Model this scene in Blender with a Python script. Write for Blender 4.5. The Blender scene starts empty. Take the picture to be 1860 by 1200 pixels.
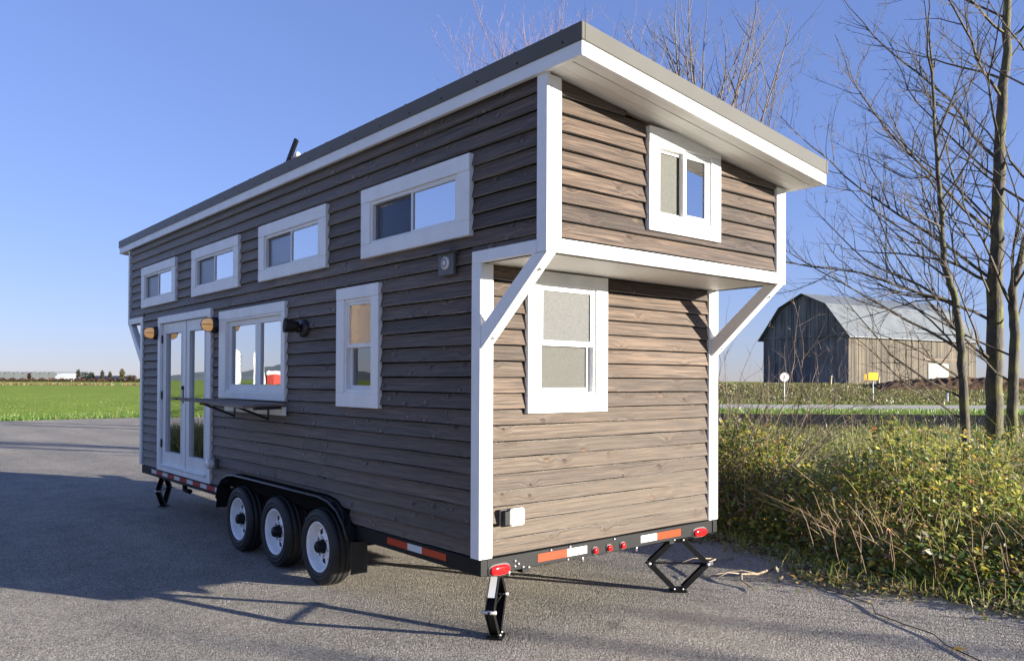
import bpy, math, random
import numpy as np
from mathutils import Vector, Matrix
R = math.radians
scene = bpy.context.scene
COL = scene.collection

# ------------------------------------------------------------------ camera
YAW, PITCH, ROLL = -0.6948, 0.0108, 0.0044
fw = Vector((-math.sin(YAW) * math.cos(PITCH), math.cos(YAW) * math.cos(PITCH), math.sin(PITCH)))
rt = Vector((math.cos(YAW), math.sin(YAW), 0)); up = rt.cross(fw)
r2 = rt * math.cos(ROLL) + up * math.sin(ROLL); u2 = up * math.cos(ROLL) - rt * math.sin(ROLL)
CAM = Vector((-3.152, -4.1004, 1.7066))
cd = bpy.data.cameras.new("camera"); cam = bpy.data.objects.new("camera", cd); COL.objects.link(cam)
m = Matrix((r2, u2, -fw)).transposed().to_4x4(); m.translation = CAM; cam.matrix_world = m
cd.sensor_width = 36; cd.lens = 1476.63 / 1860 * 36
cd.shift_y = 74.26 / 1860; cd.clip_start = 0.05; cd.clip_end = 8000
scene.camera = cam
FH = Vector((-math.sin(YAW), math.cos(YAW), 0))          # horizontal view direction


def LD(lat, dep, z=0.0):                                   # metres to the right of / ahead of the standpoint
    p = CAM + rt * lat + FH * dep
    return Vector((p.x, p.y, z))


# ------------------------------------------------------------------ sky, sun, exposure
SUN_EL = R(8.5); EXPO = 1.75
SH = Vector((0.495, -0.869, 0)).normalized()
w = bpy.data.worlds.new("World"); scene.world = w; w.use_nodes = True
nt = w.node_tree; bg = nt.nodes["Background"]
sky = nt.nodes.new("ShaderNodeTexSky"); sky.sky_type = 'NISHITA'; sky.sun_disc = False
sky.sun_elevation = SUN_EL; sky.sun_rotation = math.atan2(SH.x, SH.y)
sky.altitude = 0; sky.air_density = 1.0; sky.dust_density = 0.0; sky.ozone_density = 2.0
gm = nt.nodes.new("ShaderNodeGamma"); gm.inputs[1].default_value = 0.6; nt.links.new(sky.outputs[0], gm.inputs[0])   # clear autumn air, white balance of the photo
wb = nt.nodes.new("ShaderNodeMix"); wb.data_type = 'RGBA'; wb.blend_type = 'MULTIPLY'; wb.inputs[0].default_value = 1.0
wb.inputs[7].default_value = (1.07, 1.23, 2.16, 1); nt.links.new(gm.outputs[0], wb.inputs[6])
nt.links.new(wb.outputs[2], bg.inputs[0]); bg.inputs[1].default_value = 0.1 * 2 / 2 ** EXPO
sd = bpy.data.lights.new("sun", 'SUN'); sun = bpy.data.objects.new("sun", sd); COL.objects.link(sun)
sd.energy = 4.5; sd.angle = R(0.5); sd.color = (1.0, 0.94, 0.83)
sdir = Vector((SH.x * math.cos(SUN_EL), SH.y * math.cos(SUN_EL), math.sin(SUN_EL)))
sun.rotation_euler = sdir.to_track_quat('Z', 'Y').to_euler()
vs = scene.view_settings; vs.view_transform = 'Standard'; vs.look = 'None'; vs.gamma = 1; vs.use_curve_mapping = False
vs.exposure = EXPO
scene.cycles.max_bounces = 8; scene.cycles.transparent_max_bounces = 12
scene.cycles.caustics_reflective = False; scene.cycles.caustics_refractive = False

# ------------------------------------------------------------------ helpers


def link(o, parent=None):
    COL.objects.link(o)
    if parent is not None: o.parent = parent
    return o


def mesh(name, V, F, mat, parent=None, smooth=False, bevel=0.0, me=None):
    if me is None:
        me = bpy.data.meshes.new(name); me.from_pydata([tuple(v) for v in V], [], F); me.update()
        if mat: me.materials.append(mat)
        if smooth: me.polygons.foreach_set("use_smooth", [True] * len(me.polygons))
    o = link(bpy.data.objects.new(name, me), parent)
    if bevel:
        b = o.modifiers.new("bevel", 'BEVEL'); b.width = bevel; b.segments = 1; b.limit_method = 'ANGLE'
    return o


def tag(o, label, cat, group=None):
    o["label"] = label; o["category"] = cat
    if group: o["group"] = group
    return o


def kind(o, k): o["kind"] = k; return o


def empty(name, loc=(0, 0, 0), parent=None, rz=0):
    o = bpy.data.objects.new(name, None); o.empty_display_size = 0.2
    o.location = loc; o.rotation_euler[2] = rz
    return link(o, parent)


BF = [(0, 3, 2, 1), (4, 5, 6, 7), (0, 1, 5, 4), (1, 2, 6, 5), (2, 3, 7, 6), (3, 0, 4, 7)]


class B:
    """collects shapes for one mesh"""
    def __init__(s): s.V = []; s.F = []
    def add(s, V, F):
        n = len(s.V); s.V += [tuple(v) for v in V]; s.F += [tuple(i + n for i in f) for f in F]; return s
    def box(s, a, b):
        x0, y0, z0 = [min(p, q) for p, q in zip(a, b)]; x1, y1, z1 = [max(p, q) for p, q in zip(a, b)]
        return s.add([(x0, y0, z0), (x1, y0, z0), (x1, y1, z0), (x0, y1, z0), (x0, y0, z1), (x1, y0, z1), (x1, y1, z1), (x0, y1, z1)], BF)
    def bar(s, p, q, wd, ht, upv=(0, 0, 1)):
        p = Vector(p); q = Vector(q); d = (q - p).normalized(); sx = d.cross(Vector(upv)).normalized() * wd / 2
        sy = sx.cross(d).normalized() * ht / 2
        return s.add([p - sx - sy, p + sx - sy, p + sx + sy, p - sx + sy, q - sx - sy, q + sx - sy, q + sx + sy, q - sx + sy], BF)
    def tube(s, pts, rad, sides=6, cap=True):
        pts = [Vector(p) for p in pts]; n = len(pts); base = len(s.V)
        if not hasattr(rad, '__len__'): rad = [rad] * n
        d0 = (pts[1] - pts[0]).normalized(); ref = Vector((0, 0, 1)) if abs(d0.z) < 0.9 else Vector((1, 0, 0))
        u = d0.cross(ref).normalized()
        for i in range(n):
            d = (pts[min(i + 1, n - 1)] - pts[max(i - 1, 0)]); d = d.normalized() if d.length > 1e-9 else d0
            u = (u - d * u.dot(d)); u = u.normalized() if u.length > 1e-6 else d.orthogonal().normalized()
            v = d.cross(u)
            for k in range(sides):
                a = 2 * math.pi * k / sides
                q = pts[i] + (u * math.cos(a) + v * math.sin(a)) * rad[i]; s.V.append((q.x, q.y, q.z))
        for i in range(n - 1):
            for k in range(sides):
                a = base + i * sides + k; b = base + i * sides + (k + 1) % sides
                s.F.append((a, b, b + sides, a + sides))
        if cap:
            s.F.append(tuple(base + k for k in reversed(range(sides)))); s.F.append(tuple(base + (n - 1) * sides + k for k in range(sides)))
        return s
    def lathe(s, prof, origin, axis, n=32, ref=(0, 0, 1)):
        ax = Vector(axis).normalized(); u = Vector(ref) if abs(ax.dot(Vector(ref))) < .98 else Vector((1, 0, 0)); u = (u - ax * u.dot(ax)).normalized(); v = ax.cross(u); o = Vector(origin)
        base = len(s.V); mrows = len(prof)
        for r, h in prof:
            for k in range(n):
                a = 2 * math.pi * k / n; q = o + ax * h + (u * math.cos(a) + v * math.sin(a)) * r; s.V.append((q.x, q.y, q.z))
        for i in range(mrows - 1):
            for k in range(n):
                a = base + i * n + k; b = base + i * n + (k + 1) % n; s.F.append((a, b, b + n, a + n))
        return s
    def obj(s, name, mat, parent=None, smooth=False, bevel=0.0): return mesh(name, s.V, s.F, mat, parent, smooth, bevel)


# ------------------------------------------------------------------ materials
def newmat(name):
    mt = bpy.data.materials.new(name); mt.use_nodes = True
    n = mt.node_tree.nodes; return mt, n, mt.node_tree.links, n["Principled BSDF"]


def noise(n, l, vec, scale, detail=4, rough=0.55, dist=0.0):
    t = n.new("ShaderNodeTexNoise"); t.inputs["Scale"].default_value = scale; t.inputs["Detail"].default_value = detail
    t.inputs["Roughness"].default_value = rough; t.inputs["Distortion"].default_value = dist
    if vec is not None: l.new(vec, t.inputs["Vector"])
    return t


def ramp(n, l, fac, stops):
    r = n.new("ShaderNodeValToRGB"); e = r.color_ramp.elements
    while len(e) < len(stops): e.new(0.5)
    for el, (p, c) in zip(e, stops): el.position = p; el.color = (*c, 1)
    l.new(fac, r.inputs[0]); return r


def mapping(n, l, vec, sc):
    mp = n.new("ShaderNodeMapping"); mp.inputs["Scale"].default_value = sc; l.new(vec, mp.inputs["Vector"]); return mp


def bump(n, l, b, height, strength, dist=0.01):
    bp = n.new("ShaderNodeBump"); bp.inputs["Strength"].default_value = strength; bp.inputs["Distance"].default_value = dist
    l.new(height, bp.inputs["Height"]); l.new(bp.outputs[0], b.inputs["Normal"]); return bp


def mixc(n, l, fac, a, b, mode='MIX'):
    mx = n.new("ShaderNodeMix"); mx.data_type = 'RGBA'; mx.blend_type = mode
    for sock, v in ((mx.inputs[0], fac), (mx.inputs[6], a), (mx.inputs[7], b)):
        if hasattr(v, 'is_output'): l.new(v, sock)
        elif hasattr(v, '__len__'): sock.default_value = (*v, 1)
        else: sock.default_value = v
    return mx.outputs[2]


def mathn(n, l, op, a, b=0.0, clamp=False):
    t = n.new("ShaderNodeMath"); t.operation = op; t.use_clamp = clamp
    for sock, v in ((t.inputs[0], a), (t.inputs[1], b)):
        if hasattr(v, 'is_output'): l.new(v, sock)
        else: sock.default_value = v
    return t.outputs[0]


def simple(name, c, rough=0.5, metal=0.0, var=0.12, scale=14.0, bmp=0.0, stretch=(1, 1, 1), emis=None):
    mt, n, l, b = newmat(name); tc = n.new("ShaderNodeTexCoord")
    mp = mapping(n, l, tc.outputs["Object"], stretch)
    t = noise(n, l, mp.outputs[0], scale, 5)
    r = ramp(n, l, t.outputs[0], [(0.3, tuple(x * (1 - var) for x in c)), (0.7, tuple(min(1, x * (1 + var)) for x in c))])
    l.new(r.outputs[0], b.inputs["Base Color"]); b.inputs["Roughness"].default_value = rough; b.inputs["Metallic"].default_value = metal
    if bmp: bump(n, l, b, t.outputs[0], bmp, 0.004)
    if emis: b.inputs["Emission Color"].default_value = (*emis[0], 1); b.inputs["Emission Strength"].default_value = emis[1]
    return mt


def wood_siding():
    mt, n, l, b = newmat("stained_siding")
    tc = n.new("ShaderNodeTexCoord"); oi = n.new("ShaderNodeObjectInfo")
    cm = n.new("ShaderNodeCombineXYZ"); l.new(mathn(n, l, 'MULTIPLY', oi.outputs["Random"], 61.0), cm.inputs[0]); l.new(mathn(n, l, 'MULTIPLY', oi.outputs["Random"], 37.0), cm.inputs[2])
    ad = n.new("ShaderNodeVectorMath"); ad.operation = 'ADD'; l.new(tc.outputs["Object"], ad.inputs[0]); l.new(cm.outputs[0], ad.inputs[1])
    sx_ = n.new("ShaderNodeSeparateXYZ"); l.new(ad.outputs[0], sx_.inputs[0]); cv = n.new("ShaderNodeCombineXYZ"); l.new(sx_.outputs[0], cv.inputs[0]); l.new(sx_.outputs[2], cv.inputs[1])
    mv = mapping(n, l, cv.outputs[0], (4.4, 7.5, 1)); vo = n.new("ShaderNodeTexVoronoi"); vo.voronoi_dimensions = '2D'; vo.inputs["Scale"].default_value = 1.0
    l.new(mv.outputs[0], vo.inputs["Vector"])
    sep = n.new("ShaderNodeSeparateColor"); l.new(vo.outputs["Color"], sep.inputs[0])
    keep = mathn(n, l, 'GREATER_THAN', sep.outputs[0], 0.60)
    core = n.new("ShaderNodeMapRange"); core.inputs[1].default_value = 0.05; core.inputs[2].default_value = 0.15; core.inputs[3].default_value = 1; core.inputs[4].default_value = 0
    kd = mathn(n, l, 'DIVIDE', vo.outputs["Distance"], mathn(n, l, 'ADD', mathn(n, l, 'MULTIPLY', sep.outputs[2], 1.0), 0.25)); l.new(kd, core.inputs[0]); knot = mathn(n, l, 'MULTIPLY', core.outputs[0], keep)
    halo = n.new("ShaderNodeMapRange"); halo.inputs[1].default_value = 0.08; halo.inputs[2].default_value = 0.42; halo.inputs[3].default_value = 1; halo.inputs[4].default_value = 0
    l.new(vo.outputs["Distance"], halo.inputs[0]); hal = mathn(n, l, 'MULTIPLY', halo.outputs[0], keep)
    off = n.new("ShaderNodeCombineXYZ"); l.new(mathn(n, l, 'MULTIPLY', hal, 0.03), off.inputs[2])
    ad2 = n.new("ShaderNodeVectorMath"); ad2.operation = 'ADD'; l.new(ad.outputs[0], ad2.inputs[0]); l.new(off.outputs[0], ad2.inputs[1])
    g1 = noise(n, l, mapping(n, l, ad2.outputs[0], (2.2, 40, 75)).outputs[0], 1.0, 7, 0.62, 0.7)
    g2 = noise(n, l, mapping(n, l, ad2.outputs[0], (0.9, 3, 8)).outputs[0], 1.0, 3, 0.5, 0.3)
    base = ramp(n, l, g1.outputs[0], [(0.36, (0.023, 0.0142, 0.0095)), (0.5, (0.081, 0.0525, 0.035)), (0.66, (0.168, 0.113, 0.075))])
    c = mixc(n, l, mathn(n, l, 'MULTIPLY', g2.outputs[0], 0.75), base.outputs[0], (0.034, 0.0225, 0.016))
    br = mathn(n, l, 'ADD', mathn(n, l, 'MULTIPLY', oi.outputs["Random"], 0.85), 0.68)
    bc = n.new("ShaderNodeCombineColor"); [l.new(br, bc.inputs[i]) for i in range(3)]
    c = mixc(n, l, 1.0, c, bc.outputs[0], 'MULTIPLY')
    at = n.new("ShaderNodeAttribute"); at.attribute_type = 'OBJECT'; at.attribute_name = "paleness"
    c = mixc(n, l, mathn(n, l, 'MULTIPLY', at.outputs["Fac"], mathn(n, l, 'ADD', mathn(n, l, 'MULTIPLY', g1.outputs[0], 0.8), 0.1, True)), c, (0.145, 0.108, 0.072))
    kc = mixc(n, l, mathn(n, l, 'GREATER_THAN', sep.outputs[1], 0.6), (0.020, 0.011, 0.007), (0.13, 0.078, 0.044))
    c = mixc(n, l, mathn(n, l, 'MULTIPLY', hal, 0.22), c, (0.05, 0.030, 0.018))
    c = mixc(n, l, mathn(n, l, 'MULTIPLY', knot, 0.6), c, kc)
    l.new(c, b.inputs["Base Color"]); b.inputs["Roughness"].default_value = 0.55; b.inputs["Specular IOR Level"].default_value = 0.22
    b.inputs["Sheen Weight"].default_value = 1.0; b.inputs["Sheen Roughness"].default_value = 0.35; b.inputs["Sheen Tint"].default_value = (1, 1, 1, 1)   # furry rough-sawn face
    h = mathn(n, l, 'ADD', mathn(n, l, 'MULTIPLY', g1.outputs[0], 0.8), mathn(n, l, 'MULTIPLY', knot, 0.8)); h = mathn(n, l, 'ADD', h, mathn(n, l, 'MULTIPLY', g2.outputs[0], 2.5))
    bump(n, l, b, h, 0.75, 0.007)
    return mt


def asphalt():
    mt, n, l, b = newmat("worn_asphalt"); tc = n.new("ShaderNodeTexCoord"); o = tc.outputs["Object"]
    vo = n.new("ShaderNodeTexVoronoi"); vo.inputs["Scale"].default_value = 84; l.new(o, vo.inputs["Vector"])
    vb = n.new("ShaderNodeTexVoronoi"); vb.inputs["Scale"].default_value = 190; l.new(o, vb.inputs["Vector"])
    sp = n.new("ShaderNodeSeparateColor"); l.new(vo.outputs["Color"], sp.inputs[0])
    c = ramp(n, l, sp.outputs[0], [(0.0, (0.26, 0.232, 0.192)), (0.55, (0.48, 0.435, 0.372)), (0.95, (0.62, 0.565, 0.485)), (1.0, (0.82, 0.76, 0.66))]).outputs[0]
    def mul(c, t, lo, hi, a=.3, z=.7): return mixc(n, l, 1.0, c, ramp(n, l, t.outputs[0], [(a, lo), (z, hi)]).outputs[0], 'MULTIPLY')
    c = mul(c, noise(n, l, o, 0.35, 5, 0.6), (0.88, 0.88, 0.88), (1.14, 1.12, 1.1))
    c = mul(c, noise(n, l, o, 2.3, 6, 0.65), (0.84, 0.84, 0.84), (1.1, 1.1, 1.1))
    # wheel-worn streaks along the lot, tar and oil blotches, dusty drifts, cracks
    c = mul(c, noise(n, l, mapping(n, l, o, (1.1, 0.10, 1)).outputs[0], 1.0, 5, 0.6), (0.88, 0.88, 0.89), (1.1, 1.09, 1.06), .35, .65)
    oil = ramp(n, l, noise(n, l, o, 1.35, 3, 0.5).outputs[0], [(0.68, (0, 0, 0)), (0.76, (1, 1, 1))]).outputs[0]
    c = mixc(n, l, mathn(n, l, 'MULTIPLY', oil, 0.5), c, (0.07, 0.065, 0.06))
    dirt = ramp(n, l, noise(n, l, o, 0.9, 8, 0.7).outputs[0], [(0.52, (0, 0, 0)), (0.72, (1, 1, 1))]).outputs[0]
    c = mixc(n, l, mathn(n, l, 'MULTIPLY', dirt, 0.4), c, (0.36, 0.31, 0.25))
    dn = noise(n, l, o, 1.6, 5, 0.6); av = n.new("ShaderNodeVectorMath"); av.operation = 'MULTIPLY_ADD'
    l.new(dn.outputs["Color"], av.inputs[0]); av.inputs[1].default_value = (.7, .7, 0); l.new(o, av.inputs[2])
    ve = n.new("ShaderNodeTexVoronoi"); ve.feature = 'DISTANCE_TO_EDGE'; ve.inputs["Scale"].default_value = 0.33; l.new(av.outputs[0], ve.inputs["Vector"])
    ck = ramp(n, l, ve.outputs["Distance"], [(0.0, (1, 1, 1)), (0.0045, (0, 0, 0))]).outputs[0]
    km = ramp(n, l, noise(n, l, o, 0.28, 2).outputs[0], [(0.60, (0, 0, 0)), (0.66, (1, 1, 1))]).outputs[0]
    ckm = mathn(n, l, 'MULTIPLY', ck, km)
    c = mixc(n, l, mathn(n, l, 'MULTIPLY', ckm, 0.85), c, (0.03, 0.028, 0.025))
    l.new(c, b.inputs["Base Color"]); b.inputs["Roughness"].default_value = 0.9; b.inputs["Specular IOR Level"].default_value = 0.15
    h = mathn(n, l, 'ADD', mathn(n, l, 'MULTIPLY', vo.outputs["Distance"], -1.0), mathn(n, l, 'MULTIPLY', vb.outputs["Distance"], -0.4))
    h = mathn(n, l, 'ADD', h, mathn(n, l, 'MULTIPLY', noise(n, l, o, 30, 3).outputs[0], 1.4))
    h = mathn(n, l, 'SUBTRACT', h, mathn(n, l, 'MULTIPLY', ckm, 1.5))
    bump(n, l, b, h, 1.0, 0.024)
    return mt


def ground_grass(name, c0, c1, c2, s1=0.25, s2=6.0, bs=0.8):
    mt, n, l, b = newmat(name); tc = n.new("ShaderNodeTexCoord"); o = tc.outputs["Object"]
    a = noise(n, l, o, s1, 6, 0.6); d = noise(n, l, o, s2, 6, 0.7)
    c = ramp(n, l, a.outputs[0], [(0.3, c0), (0.52, c1), (0.75, c2)]).outputs[0]
    c = mixc(n, l, 1.0, c, ramp(n, l, d.outputs[0], [(0.3, (0.6, 0.62, 0.55)), (0.7, (1.3, 1.25, 1.2))]).outputs[0], 'MULTIPLY')
    l.new(c, b.inputs["Base Color"]); b.inputs["Roughness"].default_value = 0.9; b.inputs["Specular IOR Level"].default_value = 0.1
    bump(n, l, b, d.outputs[0], bs, 0.15)
    return mt


def glass_mat(name, ior=1.75, tint=(0.72, 0.75, 0.74), rough=0.0, warp=0.0, coat=0.0):
    mt, n, l, b = newmat(name); n.remove(b); out = n["Material Output"]
    tr = n.new("ShaderNodeBsdfTransparent"); tr.inputs[0].default_value = (*tint, 1)
    gl = n.new("ShaderNodeBsdfGlossy"); gl.inputs["Roughness"].default_value = rough; gl.inputs["Color"].default_value = (0.97, 0.98, 1, 1)
    fr = n.new("ShaderNodeFresnel"); fr.inputs[0].default_value = ior
    if warp:
        tc = n.new("ShaderNodeTexCoord"); t = noise(n, l, tc.outputs["Object"], 2.2, 2)
        bp = n.new("ShaderNodeBump"); bp.inputs["Strength"].default_value = warp; bp.inputs["Distance"].default_value = 0.02
        l.new(t.outputs[0], bp.inputs["Height"]); l.new(bp.outputs[0], gl.inputs["Normal"])
    mx = n.new("ShaderNodeMixShader"); l.new(mathn(n, l, 'ADD', fr.outputs[0], coat, True), mx.inputs[0]); l.new(tr.outputs[0], mx.inputs[1]); l.new(gl.outputs[0], mx.inputs[2])
    l.new(mx.outputs[0], out.inputs[0]); return mt


def frosted_mat(name, c, trans, rough=0.35):
    mt, n, l, b = newmat(name); out = n["Material Output"]; tc = n.new("ShaderNodeTexCoord")
    vo = n.new("ShaderNodeTexVoronoi"); vo.inputs["Scale"].default_value = 130; l.new(tc.outputs["Object"], vo.inputs["Vector"])
    sp = n.new("ShaderNodeSeparateColor"); l.new(vo.outputs["Color"], sp.inputs[0])
    r = ramp(n, l, sp.outputs[0], [(0, tuple(x * 0.8 for x in c)), (1, tuple(min(1, x * 1.18) for x in c))])
    l.new(r.outputs[0], b.inputs["Base Color"]); b.inputs["Roughness"].default_value = rough
    bump(n, l, b, vo.outputs["Distance"], 0.5, 0.004)
    tl = n.new("ShaderNodeBsdfTranslucent"); tl.inputs[0].default_value = (0.9, 0.88, 0.82, 1)
    mx = n.new("ShaderNodeMixShader"); mx.inputs[0].default_value = trans
    l.new(b.outputs[0], mx.inputs[1]); l.new(tl.outputs[0], mx.inputs[2]); l.new(mx.outputs[0], out.inputs[0]); return mt


def leaf_mat(name, attr="tint"):
    mt, n, l, b = newmat(name); out = n["Material Output"]
    a = n.new("ShaderNodeAttribute"); a.attribute_name = attr
    l.new(a.outputs["Color"], b.inputs["Base Color"]); b.inputs["Roughness"].default_value = 0.42
    tl = n.new("ShaderNodeBsdfTranslucent"); l.new(a.outputs["Color"], tl.inputs[0])
    mx = n.new("ShaderNodeMixShader"); mx.inputs[0].default_value = 0.45
    l.new(b.outputs[0], mx.inputs[1]); l.new(tl.outputs[0], mx.inputs[2]); l.new(mx.outputs[0], out.inputs[0]); return mt


def bark(name, c0, c1, moss, mossamt):
    mt, n, l, b = newmat(name); tc = n.new("ShaderNodeTexCoord"); o = tc.outputs["Object"]
    g = noise(n, l, mapping(n, l, o, (22, 22, 5)).outputs[0], 1.0, 7, 0.65)
    c = ramp(n, l, g.outputs[0], [(0.3, c0), (0.7, c1)]).outputs[0]
    mm = ramp(n, l, noise(n, l, o, 3.5, 5, 0.6).outputs[0], [(0.45, (0, 0, 0)), (0.62, (1, 1, 1))]).outputs[0]
    c = mixc(n, l, mathn(n, l, 'MULTIPLY', mm, mossamt), c, moss)
    l.new(c, b.inputs["Base Color"]); b.inputs["Roughness"].default_value = 0.85; bump(n, l, b, g.outputs[0], 0.8, 0.02); return mt


def plank_mat(name, c0, c1, sx):
    mt, n, l, b = newmat(name); tc = n.new("ShaderNodeTexCoord"); o = tc.outputs["Object"]
    g = noise(n, l, mapping(n, l, o, (sx, sx, 0.12)).outputs[0], 1.0, 5, 0.7); g2 = noise(n, l, o, 0.5, 4)
    c = ramp(n, l, g.outputs[0], [(0.3, c0), (0.7, c1)]).outputs[0]
    c = mixc(n, l, 1.0, c, ramp(n, l, g2.outputs[0], [(0.3, (0.7, 0.7, 0.7)), (0.7, (1.15, 1.12, 1.1))]).outputs[0], 'MULTIPLY')
    l.new(c, b.inputs["Base Color"]); b.inputs["Roughness"].default_value = 0.8; bump(n, l, b, g.outputs[0], 0.4, 0.03); return mt


MW = wood_siding()
MT = simple("white_trim_paint", (0.78, 0.77, 0.74), 0.42, var=0.06, scale=5, bmp=0.08, stretch=(1, 1, .5))
MSOF = simple("soffit_paint", (0.74, 0.72, 0.67), 0.55, var=0.05, scale=5, bmp=0.08, stretch=(0.6, 14, 14))
MMET = simple("grey_roof_metal", (0.10, 0.096, 0.085), 0.7, 0.0, var=0.06, scale=3)
def matte(mt_, v):
    mt_.node_tree.nodes["Principled BSDF"].inputs["Specular IOR Level"].default_value = v; return mt_


matte(MMET, .18); MMET.node_tree.nodes["Principled BSDF"].inputs["Sheen Weight"].default_value = 1.0; MMET.node_tree.nodes["Principled BSDF"].inputs["Sheen Roughness"].default_value = .35
MBLK = simple("black_frame_paint", (0.0055, 0.0055, 0.006), 0.5, var=0.3, scale=20, bmp=0.1); matte(MBLK, .22)
MFEN = simple("gloss_black_fender", (0.016, 0.016, 0.017), 0.14, var=0.2)
MRUB = simple("tyre_rubber", (0.013, 0.0125, 0.012), 0.6, var=0.5, scale=9, bmp=0.1)
MRIM = simple("white_rim_paint", (0.86, 0.86, 0.85), 0.3, var=0.05)
MSTL = simple("zinc_bolt", (0.62, 0.60, 0.56), 0.35, 0.8)
MORG = simple("orange_reflector", (0.46, 0.042, 0.006), 0.3, var=0.05)
MDOR = simple("red_reflector", (0.42, 0.03, 0.025), 0.3, var=0.05)
MWHT = simple("white_reflector", (0.62, 0.62, 0.60), 0.3, var=0.03)
MRED = simple("red_lens", (0.72, 0.012, 0.012), 0.12, var=0.15, scale=60)
MBRZ = simple("dark_bronze_fitting", (0.020, 0.017, 0.015), 0.4, var=0.2)
MPLS = simple("clear_plastic_cover", (0.78, 0.76, 0.72), 0.18, var=0.08)
MGRY = simple("grey_plastic", (0.11, 0.106, 0.10), 0.55)
MINT = simple("interior_paint", (0.62, 0.58, 0.50), 0.7)
MCUR = simple("cream_curtain", (0.70, 0.62, 0.46), 0.8)
MAMB = simple("amber_lamp_glass", (0.6, 0.40, 0.2), 0.2, emis=((1.0, 0.52, 0.16), 0.10))
MLMP = simple("warm_lampshade", (0.9, 0.75, 0.5), 0.6, emis=((1.0, 0.68, 0.32), 10.0))
MGL = glass_mat("window_glass", 1.7, (0.84, 0.86, 0.86), 0.0, 0.02, 0.10)
MGLW = glass_mat("coated_glass", 1.7, (0.62, 0.65, 0.67), 0.0, 0.03, 0.50)
MSCR = glass_mat("insect_screen", 1.12, (0.66, 0.67, 0.70), 0.3)
MFRO = frosted_mat("obscure_glass", (0.090, 0.090, 0.086), 0.1, 0.6)
MFRL = frosted_mat("obscure_glass_lower", (0.056, 0.054, 0.042), 0.06, 0.6)
MFRW = frosted_mat("frosted_glass", (0.42, 0.42, 0.40), 0.5)
MSHE = simple("sheathing", (0.010, 0.009, 0.008), 0.95); matte(MSHE, .05)
MGAL = simple("galvanised_steel", (0.35, 0.36, 0.37), 0.45, 0.5)
rng = random.Random(7)

# ------------------------------------------------------------------ ground and setting
MASP = asphalt()
MFLD = ground_grass("field_grass", (0.21, 0.29, 0.036), (0.275, 0.365, 0.05), (0.34, 0.40, 0.07))
MVRG = ground_grass("verge_earth", (0.05, 0.04, 0.025), (0.10, 0.09, 0.045), (0.18, 0.17, 0.07), 0.6, 9)
MDRY = ground_grass("dry_bank_grass", (0.10, 0.11, 0.035), (0.22, 0.19, 0.08), (0.32, 0.26, 0.13), 0.35, 2.5, 1.0)
MSOI = ground_grass("dark_soil", (0.015, 0.014, 0.012), (0.028, 0.025, 0.021), (0.06, 0.055, 0.048), 0.5, 5)
S = 3000
kind(mesh("ground", [(-S, -S, -0.02), (S, -S, -0.02), (S, S, -0.02), (-S, S, -0.02)], [(0, 1, 2, 3)], MFLD), "structure")


def edge_x(y):                                             # right edge of the asphalt
    return (6.5 * min(1, max(0, (y - 8) / 5)) if y > 8 else 0) + 3.62 + 0.10 * math.sin(y * 1.9) + 0.06 * math.sin(y * 5.3 + 1) + (0.45 if y > 1.0 else 0.45 * max(0, (y + 0.2) / 1.2)) * (1 if y > -0.2 else 0)


ys = [-60] + [-24 + 0.25 * i for i in range(231)]
V = [(edge_x(y), y, 0.0) for y in ys if y <= 33.4]
tops = [(x, 33.42 + 0.10 * math.sin(x * 1.7) + 0.08 * math.sin(x * 4.1) + 0.06 * x * 0.8, 0.0) for x in [10.4 - 0.5 * i for i in range(130)]]
V += tops + [(-60, 30, 0), (-60, -60, 0)]
kind(mesh("asphalt_lot", V, [tuple(range(len(V)))], MASP), "structure")
# verge soil sheet under the brambles
vv = [(3.3, -24, -0.006), (13.5, -24, -0.006), (13.5, 33, -0.006), (3.3, 33, -0.006)]
kind(mesh("verge_soil", vv, [(0, 1, 2, 3)], MVRG), "structure")


def strip(name, l0, l1, d0, d1, z, mat, seed=0):
    rr = random.Random(seed); n = 40; V = []
    for i in range(n + 1):
        la = l0 + (l1 - l0) * i / n
        V.append(LD(la, d0 + rr.uniform(-.4, .4), z)); V.append(LD(la, d1 + rr.uniform(-.4, .4), z))
    return kind(mesh(name, V, [(2 * i, 2 * i + 2, 2 * i + 3, 2 * i + 1) for i in range(n)], mat), "structure")


strip("dark_soil_strip", 8, 70, 30, 43, -0.012, MSOI, 1)
MROAD = simple("road_asphalt", (0.46, 0.40, 0.33), 1.0, var=0.15, scale=2)
strip("road", 9, 160, 50, 60, -0.004, MROAD, 2)
# grassy bank that the old barn stands on
nl, nd = 70, 40; V = []; F = []
for i in range(nl + 1):
    for j in range(nd + 1):
        la = 2 + 140 * i / nl; de = 63 + 87 * (j / nd) ** 1.3
        t = min(1, max(0, (de - 64) / 16)); t = t * t * (3 - 2 * t)
        h = 1.42 * t * min(1, max(0, (la - 2) / 14)) + 0.10 * math.sin(la * 0.9) * math.sin(de * 0.7) * t - 0.03 + (0.03 * t)
        if j == nd: h = -0.03
        V.append(LD(la, de, h))
for i in range(nl):
    for j in range(nd):
        a = i * (nd + 1) + j; F.append((a, a + nd + 1, a + nd + 2, a + 1))
kind(mesh("grass_bank", V, F, MDRY, smooth=True), "structure")

# ------------------------------------------------------------------ the tiny house
W_, L_, D_, D2 = 2.5, 7.49, 0.6258, 0.605
Z0, Z1 = 0.5627, 2.4541
ZR, SL, OL, OR_, OY, OY2, TH = 3.6726, 0.122, 0.0326, 0.048, 0.317, 0.374, 0.1808
YR, YF = -D_, L_ + D2
EXP = 0.1053


def zt(x): return ZR - SL * (x + OL)
def sof(x): return zt(x) - TH + 0.016


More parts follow.
